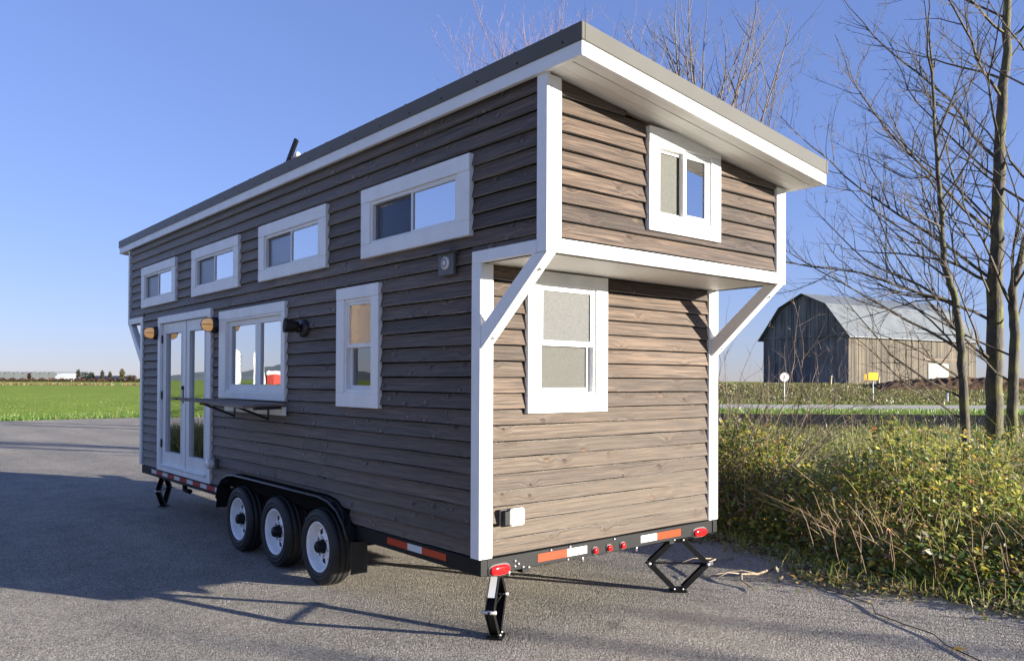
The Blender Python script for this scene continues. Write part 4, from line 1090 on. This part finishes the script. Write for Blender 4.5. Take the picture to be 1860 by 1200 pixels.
# ragged edge of the green field along the lot and grass tufts
n = 24000; x = g_.uniform(-24, 9, n); y = 33.45 + .06 * x * .8 + np.abs(g_.normal(0, 2.2, n)); P = np.stack([x, y, np.full(n, -.02)], 1)
kind(blades("field_edge_grass", P, g_.uniform(.05, .17, n), pick(g_, n, [(6, (.10, .20, .025)), (3, (.15, .23, .04)), (1.2, (.30, .25, .10))]), width=.010, seed=4), "stuff")
n = 30000; y = 34 + 66 * g_.uniform(0, 1, n) ** 1.6; x = g_.uniform(-.55, .45, n) * (y + 8) ; P = np.stack([x, y, np.full(n, -.02)], 1)
kind(blades("field_grass_blades", P, g_.uniform(.02, .055, n), pick(g_, n, [(6, (.15, .26, .034)), (3, (.16, .25, .045)), (.7, (.24, .24, .08))]), width=.016, seed=14), "stuff")
MRGH = ground_grass("rough_olive_grass", (0.10, 0.10, 0.03), (0.19, 0.185, 0.06), (0.27, 0.24, 0.10), 0.4, 5)
strip("rough_verge", 5, 75, 11, 30.4, -0.015, MRGH, 5)
n = 20000; la = g_.uniform(6, 55, n); de = g_.uniform(13, 31, n); P = LDn(la, de, np.full(n, -.02)); P = P[P[:, 0] > 12.2]; n = len(P)
kind(blades("rough_grass", P, g_.uniform(.05, .2, n), pick(g_, n, [(4, (.36, .33, .11)), (4, (.24, .26, .07)), (2, (.44, .35, .17)), (2, (.14, .17, .05))]), lean=.6, width=.012, seed=16), "stuff")
# grass on the bank and beside the road
n = 34000; la = g_.uniform(3, 75, n); de = 62.5 + 24 * g_.uniform(0, 1, n); t = np.clip((de - 64) / 16, 0, 1); t = t * t * (3 - 2 * t); P = LDn(la, de, 1.38 * t * np.clip((la - 2) / 14, 0, 1) - .03)
kind(blades("bank_grass", P, g_.uniform(.08, .30, n), pick(g_, n, [(4, (.30, .25, .105)), (4, (.19, .19, .06)), (3, (.10, .13, .035))]), lean=.8, width=.04, seed=6), "stuff")
n = 9000; la = g_.uniform(8, 60, n); de = g_.uniform(44, 49.5, n); P = LDn(la, de, np.full(n, -.02))
kind(blades("roadside_grass", P, g_.uniform(.08, .25, n), pick(g_, n, [(5, (.16, .26, .05)), (2, (.2, .24, .07))]), width=.02, seed=7), "stuff")
n = 7000; la = g_.uniform(7, 60, n); de = g_.uniform(28, 43, n); P = LDn(la, de, np.full(n, -.02))
kind(blades("ditch_weeds", P, g_.uniform(.1, .6, n) ** 2, pick(g_, n, [(6, (.03, .027, .02)), (1, (.12, .09, .06)), (1, (.06, .07, .03))]), lean=.7, width=.010, seed=8), "stuff")

# ------------------------------------------------------------------ brambles along the verge
lump = np.random.default_rng(77); LUMPS = [(lump.uniform(3.9, 12), lump.uniform(-3.2, 5), lump.uniform(.26, .5), lump.uniform(.25, .72)) for _ in range(80)]


def mound(x, y):
    h = .52 + .62 * np.exp(-((x - 4.9) ** 2 / 1.3 + (y - 2.2) ** 2 / 2.6)) + .10 * np.sin(x * 1.7 + y * .9)
    l_ = np.zeros_like(h)
    for lx, ly, lr, lh in LUMPS: l_ = np.maximum(l_, lh * np.exp(-((x - lx) ** 2 + (y - ly) ** 2) / lr ** 2))
    h = h + l_
    ex = np.array([edge_x(v) for v in y]); r_ = np.clip((x - ex - .10) / 1.35, 0, 1)
    h = np.where(y < -2.6, h * np.clip(1 - (-2.6 - y) / 1.2, .10, 1), h)
    t_ = np.clip((y + 2.4) / 1.9, 0, 1); t_ = t_ * t_ * (3 - 2 * t_); h = h * np.where(x < 7, .5 + .5 * t_, 1)
    return np.maximum(h, .08) * r_ ** .75


def bramble_points(rg, n, x0, x1, y0, y1, shell=.5):
    x = rg.uniform(x0, x1, n); y = rg.uniform(y0, y1, n); h = mound(x, y)
    z = h * (1.03 - np.abs(rg.normal(0, shell, n))); k_ = (h > .03) & (z > .0); return np.stack([x, y, z], 1)[k_]


LC = [(7, (.17, .22, .035)), (5, (.30, .30, .05)), (4, (.08, .14, .03)), (3.0, (.54, .47, .09)), (1.0, (.72, .48, .08)), (.35, (.46, .17, .06)), (1.0, (.46, .48, .32)), (2.2, (.30, .20, .10)), (1.5, (.14, .09, .05))]
P = np.concatenate([bramble_points(g_, 50000, 3.6, 9.5, -2.8, 4.0), bramble_points(g_, 27000, 3.6, 7.0, -2.8, 3.2), bramble_points(g_, 14000, 9.0, 13, -3, 12)])
kind(leaves("bramble_leaves", P, (.013 + .040 * g_.uniform(0, 1, len(P)) ** 1.6), pick(g_, len(P), LC), seed=21, sunb=1.1), "stuff")
P = np.concatenate([bramble_points(g_, 22000, 3.7, 8.5, -17, -2.6), bramble_points(g_, 14000, 3.8, 8, 4.0, 24)])
kind(leaves("roadside_bramble_leaves", P, g_.uniform(.03, .065, len(P)), pick(g_, len(P), LC), seed=22, sunb=1.0), "stuff")
# grass heads over the top of the brambles
n = 6000; x = g_.uniform(4.3, 12.5, n); y = g_.uniform(-3, 6, n); h = mound(x, y); P = np.stack([x, y, h * .45], 1)
kind(blades("bramble_grass", P, h * g_.uniform(.45, .85, n), pick(g_, n, [(4, (.40, .37, .11)), (4, (.26, .29, .08)), (2, (.52, .42, .20))]), lean=.5, width=.004, seed=23), "stuff")
# long tan dead canes fanning over the front of the brambles
cn_b = B(); rc = random.Random(12)
def canes(n, cx, cy, spread, hmin, hmax, bx_, by_, rad=.0045):
    for _ in range(n):
        x, y = cx + rc.gauss(0, spread), cy + rc.gauss(0, spread * 1.6); ln = rc.uniform(hmin, hmax); dx, dy = bx_ + rc.gauss(0, .38), by_ + rc.gauss(0, .38)
        if x < edge_x(y): continue
        pts = [(x, y, 0)] + [(x + dx * ln * t ** 1.5 + rc.gauss(0, .004), y + dy * ln * t ** 1.5 + rc.gauss(0, .004), ln * t * (1 - .18 * t)) for t in (.33, .66, 1.0)]
        cn_b.tube(pts, [rad, rad * .9, rad * .7, rad * .3], 3, False)
canes(150, 4.42, -.40, .20, .40, .85, -.16, .24, .0022); canes(26, 4.9, .5, .5, .6, 1.1, -.1, .15, .0026); canes(26, 5.0, -1.3, .4, .5, .95, -.1, .15, .0026); canes(20, 4.6, 1.4, .4, .5, 1.0, -.15, .1, .0026)
for _ in range(260):
    x, y = rc.uniform(3.9, 8.5), rc.uniform(-2.6, 2.8); hh_ = float(mound(np.array([x]), np.array([y]))[0])
    if hh_ < .12: continue
    ln = hh_ * rc.uniform(.9, 1.35); dx, dy = rc.gauss(-.12, .35), rc.gauss(.1, .35)
    cn_b.tube([(x + dx * ln * t ** 1.4, y + dy * ln * t ** 1.4, ln * t * (1 - .2 * t)) for t in (0, .35, .7, 1.0)], [.0026, .0024, .0018, .0008], 3, False)
MCANE = simple("dead_cane", (.50, .36, .18), .7, var=.35, scale=3)
kind(cn_b.obj("dead_canes", MCANE), "stuff")
cn_b = B(); canes(26, 4.7, -9, 1.2, .5, 1.2, 0, .1, .006); 
for q in ((4.4, -4.5), (5.0, -6.0), (4.6, -7.8), (5.4, -10.5), (5.0, -12.5)): canes(6, q[0], q[1], .35, .8, 1.45, -.1, .2, .007)
kind(cn_b.obj("roadside_canes", MCANE), "stuff")
# red-brown base stems
cn_b = B()
for _ in range(90):
    y = rc.uniform(-2.6, 2.2); x = edge_x(y) + abs(rc.gauss(.35, .3)) + .1; ln = rc.uniform(.2, .6); a_ = rc.uniform(0, 6.3); l2 = rc.uniform(.3, 1.0)
    cn_b.tube([(x + math.cos(a_) * ln * l2 * t + rc.gauss(0, .01), y + math.sin(a_) * ln * l2 * t + rc.gauss(0, .01), ln * math.sin(t * 2.2)) for t in (0, .2, .4, .6, .8, 1)], [.0028, .0026, .0024, .002, .0016, .001], 3, False)
kind(cn_b.obj("bramble_stems", simple("bramble_stem", (.26, .16, .10), .6, var=.4, scale=5)), "stuff")
# litter of leaves creeping onto the asphalt edge
n = 9500; y = g_.uniform(-3.2, 2.4, n); ex = np.array([edge_x(v) for v in y]); x = ex + .30 - np.abs(g_.normal(0, .27, n)) + .13 * np.sin(y * 3) + .08 * np.sin(y * 7.7); P = np.stack([x, y, g_.uniform(.008, .05, n)], 1)
kind(leaves("leaf_litter", P, g_.uniform(.012, .034, n), pick(g_, n, [(4, (.20, .24, .06)), (3, (.30, .21, .11)), (2, (.55, .48, .28)), (1, (.60, .36, .08)), (1, (.08, .06, .04))]), seed=25, upb=.7, sunb=.5), "stuff")
n = 500; y = g_.uniform(-3, 1.6, n); ex = np.array([edge_x(v) for v in y]); x = ex + .05 + g_.normal(0, .16, n); P = np.stack([x, y, np.zeros(n)], 1)
kind(blades("edge_grass_tufts", P, g_.uniform(.06, .2, n), pick(g_, n, [(3, (.36, .40, .08)), (3, (.50, .44, .14)), (2, (.18, .25, .05))]), lean=.6, width=.004, seed=26), "stuff")
# yellow leaf and fallen twigs on the asphalt
yl = leaves("fallen_leaf", np.array([[2.35, -1.95, .014]]), [.055], np.array([[.55, .33, .03]]), seed=31, flat=True)
tag(yl, "single yellow leaf lying on the asphalt at the lower right", "leaf")
tw = B(); bs = Vector((3.35, .05, .012))
tw.tube([bs, (3.05, -.02, .03), (2.86, .02, .05), (2.72, -.08, .035), (2.66, -.22, .014), (2.58, -.30, .012)], [.012, .011, .009, .007, .006, .003], 6)
tw.tube([(3.05, -.02, .03), (2.98, .10, .05), (2.80, .20, .03), (2.62, .26, .012)], [.008, .006, .005, .003], 5); tw.tube([(2.86, .02, .05), (2.75, .08, .07), (2.60, .07, .05)], [.006, .004, .002], 5)
tag(tw.obj("fallen_branch", simple("pale_twig", (.42, .32, .20), .7, var=.2), None, True), "forked pale dead branch lying on the asphalt by the right-hand jack", "branch")
tw = B(); tw.tube([(3.5, .55, .012), (3.2, .52, .05), (2.95, .46, .05), (2.75, .33, .03), (2.6, .30, .012)], [.01, .008, .006, .005, .002], 5); tw.tube([(3.2, .52, .05), (3.0, .64, .06), (2.8, .66, .03)], [.006, .004, .002], 5)
tag(tw.obj("fallen_branch", bpy.data.materials["pale_twig"], None, True), "thin pale twig reaching from the brambles towards the right-hand jack", "branch")
tw = B(); tw.tube([(3.55 - .13 * i + .04 * math.sin(i * 1.7), .0 - .21 * i + .05 * math.sin(i * 2.3), .008 + .004 * (i % 3)) for i in range(13)], .0042, 5)
tag(tw.obj("creeping_vine", simple("vine_stem", (.05, .045, .03), .7), None, True), "dark creeping vine trailing over the asphalt along the bramble edge", "vine")

# ------------------------------------------------------------------ bare trees
def grow(bb, p, d, ln, r, lvl, rn, upt=.25, kids=True, sides=4, dens=1.0, w1=.11):
    n = max(3, int(ln / (.30 if lvl == 1 else .16))); n = min(n, 12); pts = [p.copy()]; dirs = []; dd = d.normalized(); wob = w1 if lvl == 1 else w1 * 1.4
    for i in range(n):
        dd = (dd + Vector((rn.gauss(0, wob), rn.gauss(0, wob), rn.gauss(0, wob * .7) + upt * .14))).normalized(); pts.append(pts[-1] + dd * (ln / n)); dirs.append(dd)
    rad = [r * (1 - .82 * i / n) for i in range(n + 1)]
    bb.tube(pts, rad, sides if r > .012 else 3, False)
    if not kids or lvl >= 4: return
    cnt = int(ln * (4.2 if lvl == 1 else 5.5) * dens) if lvl < 3 else int(ln * 5 * dens)
    for c in range(cnt):
        t = rn.uniform(.18, .98); i = min(n - 1, int(t * n)); q = pts[i].lerp(pts[i + 1], t * n - i); b0 = dirs[i]
        sdv = Vector((rn.gauss(0, 1), rn.gauss(0, 1), rn.gauss(0, 1))); sdv = (sdv - b0 * sdv.dot(b0)).normalized(); ang = rn.uniform(.5, .95)
        nl_ = ln * rn.uniform(.22, .48) * (1.15 - t * .7); nl_ = max(nl_, .15)
        grow(bb, q, b0 * math.cos(ang) + sdv * math.sin(ang) + Vector((0, 0, .15)), nl_, max(.0032, min(r * .48, rad[i] * .62)), lvl + 1, rn, upt, nl_ > .3 and lvl < 3, 4, dens, w1)


MB1 = bark("mossy_bark", (.032, .027, .021), (.115, .097, .072), (.15, .14, .035), .7)
MB2 = bark("twig_bark", (.045, .034, .025), (.13, .10, .072), (.14, .12, .05), .35)
MB3 = bark("pale_twig_bark", (.10, .075, .058), (.22, .175, .14), (.17, .15, .1), .2)


def tree(label, trunk, rad, limbs, seed, mt=MB1, mb=MB2, group="bare trees along the verge", dens=1.0, upt=.25, name="bare_tree", w1=.11):
    rn = random.Random(seed); pts = [Vector(p) for p in trunk]; t = tag(empty(name, pts[0]), label, "tree", group); bpy.context.view_layer.update()
    # resample the trunk with a little wander
    fine = []; fr_ = []
    for i in range(len(pts) - 1):
        for s in range(5):
            u_ = s / 5; fine.append(pts[i].lerp(pts[i + 1], u_) + Vector((rn.gauss(0, .012), rn.gauss(0, .012), 0))); fr_.append((rad[i] * (1 - u_) + rad[i + 1] * u_) * rn.uniform(.95, 1.06))
    fine.append(pts[-1]); fr_.append(rad[-1]); fr_[0] *= 1.3; fr_[1] *= 1.1
    part_of(B().tube(fine, fr_, 12, False).obj("trunk", mt, None, True), t)
    bb = B()
    for (z, az, el, ln, r) in limbs:
        for i in range(len(fine) - 1):
            if fine[i].z <= z < fine[i + 1].z:
                q = fine[i].lerp(fine[i + 1], (z - fine[i].z) / (fine[i + 1].z - fine[i].z)); break
        else: q = fine[-1]
        dv = (rt * math.cos(az) + FH * math.sin(az)) * math.cos(el) + Vector((0, 0, math.sin(el)))
        grow(bb, q, dv, ln, r, 1, rn, upt, True, 5, dens, w1)
    part_of(kind(bb.obj("crown", mb), "stuff"), t); return t


PI = math.pi
rl = random.Random(4)
def auto_limbs(n, z0, z1, l0, l1, azc=None, azs=.9, el0=.5, el1=1.0, r=.03):
    out = []
    for i in range(n):
        z = z0 + (z1 - z0) * (i + rl.random()) / n; az = rl.gauss(azc, azs) if azc is not None else rl.uniform(0, 2 * PI)
        out.append((z, az, rl.uniform(el0, el1), rl.uniform(l0, l1) * (1 - .35 * (z - z0) / (z1 - z0)), r * rl.uniform(.7, 1.2)))
    return out


def PXD(px, py, dep):                                      # point seen at a bearing, dep metres ahead
    x_ = (px - 930) / 1476.63; y_ = -(py - 674.26) / 1476.63; d_ = fw + r2 * x_ + u2 * y_; q = CAM + d_ * dep; return q


T1 = [PXD(1803, 884, 13.6), PXD(1806, 700, 13.6), PXD(1807, 520, 13.6), PXD(1812, 380, 13.6), PXD(1818, 220, 13.6), PXD(1829, 60, 13.6), PXD(1836, -120, 13.6), PXD(1840, -330, 13.6)]; T1[0].z = -.03
tree("stoutest mossy bare tree, its thick trunk right of the barn", T1, [.145, .132, .118, .10, .083, .064, .042, .015],
     auto_limbs(11, 1.9, 8.2, 3.0, 4.6, PI, .55, .35, .85, .026) + auto_limbs(7, 2.4, 9, 2.0, 3.2, None, 1, .5, 1.0, .020) + [(2.0, PI, .62, 4.6, .024), (2.7, PI + .1, .5, 4.8, .027), (3.4, PI - .15, .55, 4.6, .030), (4.2, PI, .5, 4.4, .030), (5.4, PI, .55, 4.0, .028)], 41)
T2 = [PXD(1757, 872, 12.9), PXD(1752, 752, 12.9), PXD(1745, 638, 12.9), PXD(1736, 543, 12.9), PXD(1713, 478, 12.9), PXD(1710, 368, 12.9), PXD(1699, 243, 13.0), PXD(1690, 90, 13.1), PXD(1684, -40, 13.1)]; T2[0].z = -.03
tree("slim bare tree leaning left in front of the barn's right end", T2, [.078, .070, .062, .055, .046, .036, .026, .016, .006],
     auto_limbs(8, 1.4, 4.2, 1.8, 3.0, PI, .6, .2, .7, .024) + auto_limbs(9, 3.2, 7, 1.2, 2.4, None, 1, .5, 1.0, .017) + [(1.1, PI, .45, 2.6, .02), (2.2, PI, .6, 3.4, .024), (2.9, PI, .5, 3.2, .022)], 42)
T3 = [PXD(1842, 880, 13.2), PXD(1840, 749, 13.2), PXD(1843, 606, 13.2), PXD(1838, 527, 13.2), PXD(1852, 480, 13.2), PXD(1875, 380, 13.2), PXD(1895, 220, 13.2), PXD(1905, 20, 13.2)]; T3[0].z = -.03
tree("bare mossy tree at the right edge, forking above the barn eave", T3, [.088, .080, .072, .064, .054, .042, .026, .011],
     auto_limbs(9, 2.0, 7, 1.6, 3.0, PI, .8, .4, 1.0, .026) + auto_limbs(5, 2.2, 6, 1.5, 2.6, 0, .9, .5, 1.0, .022) + [(2.9, PI, .9, 2.6, .03), (1.7, PI, .5, 2.0, .02)], 43)
c = LD(4.75, 21, 0)
tree("tall bare tree behind the loft end, fanning above the roof", [c, c + Vector((0, 0, 2.5)), c + Vector((.05, 0, 6.0)), c + Vector((.0, .05, 8.6))], [.17, .15, .10, .05],
     auto_limbs(17, 3.6, 8.4, 5.6, 7.6, None, 1, 1.08, 1.42, .036) + auto_limbs(8, 3.6, 8, 4.6, 6.4, 0, .5, .85, 1.15, .030) + auto_limbs(6, 4, 8, 4.6, 6.0, PI, .5, .95, 1.25, .028), 44, MB3, MB3, "bare trees behind the house", .42, .45, w1=.06)
c = LD(.55, 24, 0)
tree("bare tree behind the middle of the roof, only thin reddish tips showing", [c, c + Vector((0, 0, 3)), c + Vector((0, .1, 6.5)), c + Vector((.1, .1, 9.2))], [.14, .12, .08, .04],
     auto_limbs(30, 4.5, 9.1, 6.0, 7.6, None, 1, .95, 1.38, .024), 45, MB3, bark("red_twig_bark", (.16, .09, .08), (.32, .21, .19), (.3, .2, .15), .2), "bare trees behind the house", .5, .45, w1=.06)
for i, (x, y, h) in enumerate(((17.4, -29.9, 5.3), (19.9, -32.7, 5.7), (24.0, -37.0, 6.5), (14.9, -27.2, 4.9))):
    c = Vector((x, y, 0)); tree(("second nearest", "second farthest", "farthest", "nearest")[(0, 1, 2, 3)[i]].join(("", " of the low bare hedgerow trees behind the viewer's right shoulder")), [c, c + Vector((.1, 0, h * .35)), c + Vector((-.1, .1, h * .7)), c + Vector((.1, 0, h))], [.22, .19, .13, .05], auto_limbs(11, .8, h * .8, 1.5, 2.4, None, 1, .2, .7, .075), 70 + i, dens=.6, group="hedgerow trees behind the viewer")
# arching bare shrub right of the house
rs_ = random.Random(77); bb = B(); c = Vector((5.1, 1.9, 0))
for i in range(26):
    q = c + Vector((rs_.gauss(0, .3), rs_.gauss(0, .3), 0)); az = rs_.gauss(0.2, .55); el = rs_.uniform(.75, 1.25)
    dv = (rt * math.cos(az) + FH * math.sin(az)) * math.cos(el) + Vector((0, 0, math.sin(el))); grow(bb, q, dv, rs_.uniform(1.7, 3.1), .010, 2, rs_, .1, True, 4, .55)
sh = tag(empty("bare_shrub", c), "leafless arching shrub just right of the house under the loft bracket", "shrub"); bpy.context.view_layer.update(); part_of(kind(bb.obj("crown", bark("shrub_bark", (.09, .055, .045), (.22, .16, .12), (.2, .15, .1), .2)), "stuff"), sh)
# grey looping branches over the brambles near the mossy trunks
bb = B(); rs_ = random.Random(8)
for i in range(16):
    q = PXD(rs_.uniform(1700, 1860), rs_.uniform(840, 960), rs_.uniform(8.2, 10.5)); az = rs_.uniform(0, 6.3); grow(bb, q, Vector((math.cos(az), math.sin(az), rs_.uniform(-.1, .4))), rs_.uniform(.6, 1.3), .009, 3, rs_, -.1, True, 4, .5)
kind(bb.obj("tangled_dead_branches", simple("grey_dead_wood", (.30, .25, .20), .7, var=.3)), "stuff")

# ------------------------------------------------------------------ seen only in the window reflections: farmyard across the field
MRB = simple("red_barn_paint", (.42, .05, .035), .6, var=.12, scale=.5)
def refl_pt(x, y): return Vector((x, y, 0))
for i, (x, y, lb) in enumerate(((-95, 252, "white farm silo mirrored in the left casement"), (-101, 247, "white farm silo mirrored in the right casement"))):
    so = tag(empty("farm_silo", (x, y, 0)), lb, "silo", "silos across the field"); bpy.context.view_layer.update()
    part_of(B().lathe([(1.7, 0), (1.7, 9.6)], (x, y, 0), (0, 0, 1), 24).obj("silo_wall", MWB, None, True), so)
    part_of(B().lathe([(1.85, 9.6), (1.2, 10.6), (.0001, 11.2)], (x, y, 0), (0, 0, 1), 24).obj("silo_roof", MWB, None, True), so)
    for k_ in range(6): part_of(B().lathe([(1.72, 1.2 + 1.5 * k_), (1.74, 1.25 + 1.5 * k_), (1.72, 1.3 + 1.5 * k_)], (x, y, 0), (0, 0, 1), 24).obj("silo_band", MGAL), so)
x0_, y0_ = -110.5, 251
rbn = tag(empty("red_barn", (x0_, y0_, 0)), "red barn with a white roof mirrored in the counter window", "barn"); bpy.context.view_layer.update()
part_of(B().box((x0_ - 4.5, y0_ - 3.5, 0), (x0_ + 4.5, y0_ + 3.5, 3.3)).obj("walls", MRB), rbn)
part_of(B().add([(x0_ - 4.8, y0_ - 3.8, 3.2), (x0_ + 4.8, y0_ - 3.8, 3.2), (x0_ + 4.8, y0_, 4.5), (x0_ - 4.8, y0_, 4.5), (x0_ + 4.8, y0_ + 3.8, 3.2), (x0_ - 4.8, y0_ + 3.8, 3.2)], [(0, 1, 2, 3), (3, 2, 4, 5), (1, 4, 2), (0, 3, 5), (0, 5, 4, 1)]).obj("roof", MWB), rbn)
part_of(B().box((x0_ - 1.0, y0_ - 3.58, 0), (x0_ + 1.0, y0_ - 3.51, 2.4)).obj("door", MWB), rbn)
V = []; F = []; nh = 60
for i in range(nh + 1):
    a_ = R(-8 - 45 * i / nh); hgt = 15 + 7 * math.sin(i * .35) + 3 * math.sin(i * .9 + 1); e_ = min(1, i / 6, (nh - i) / 6)
    for dd, zz in ((1100, -1), (1250, hgt * e_), (1500, -1)): V.append((math.sin(a_) * dd, math.cos(a_) * dd, zz))
for i in range(nh):
    for q in (0, 1): F.append((i * 3 + q, i * 3 + 3 + q, i * 3 + 4 + q, i * 3 + 1 + q))
kind(mesh("hills", V, F, simple("wooded_hill", (.12, .15, .14), .9, var=.3, scale=.02), smooth=True), "structure")  # distance haze is put into the lighter grey-green
# sunlit grass clump across the lot, mirrored low in the door glass
n = 14000; x = g_.uniform(-8.5, -2.3, n); y = 12.4 - (x + 2.3) * .55 + g_.uniform(0, 4.2, n); P = np.stack([x, y, np.zeros(n)], 1)
o = kind(blades("tall_grass", P, g_.uniform(.25, .75, n), pick(g_, n, [(4, (.28, .23, .05)), (3, (.20, .19, .05)), (1, (.10, .13, .03))]), lean=.4, width=.008, seed=61), "stuff")
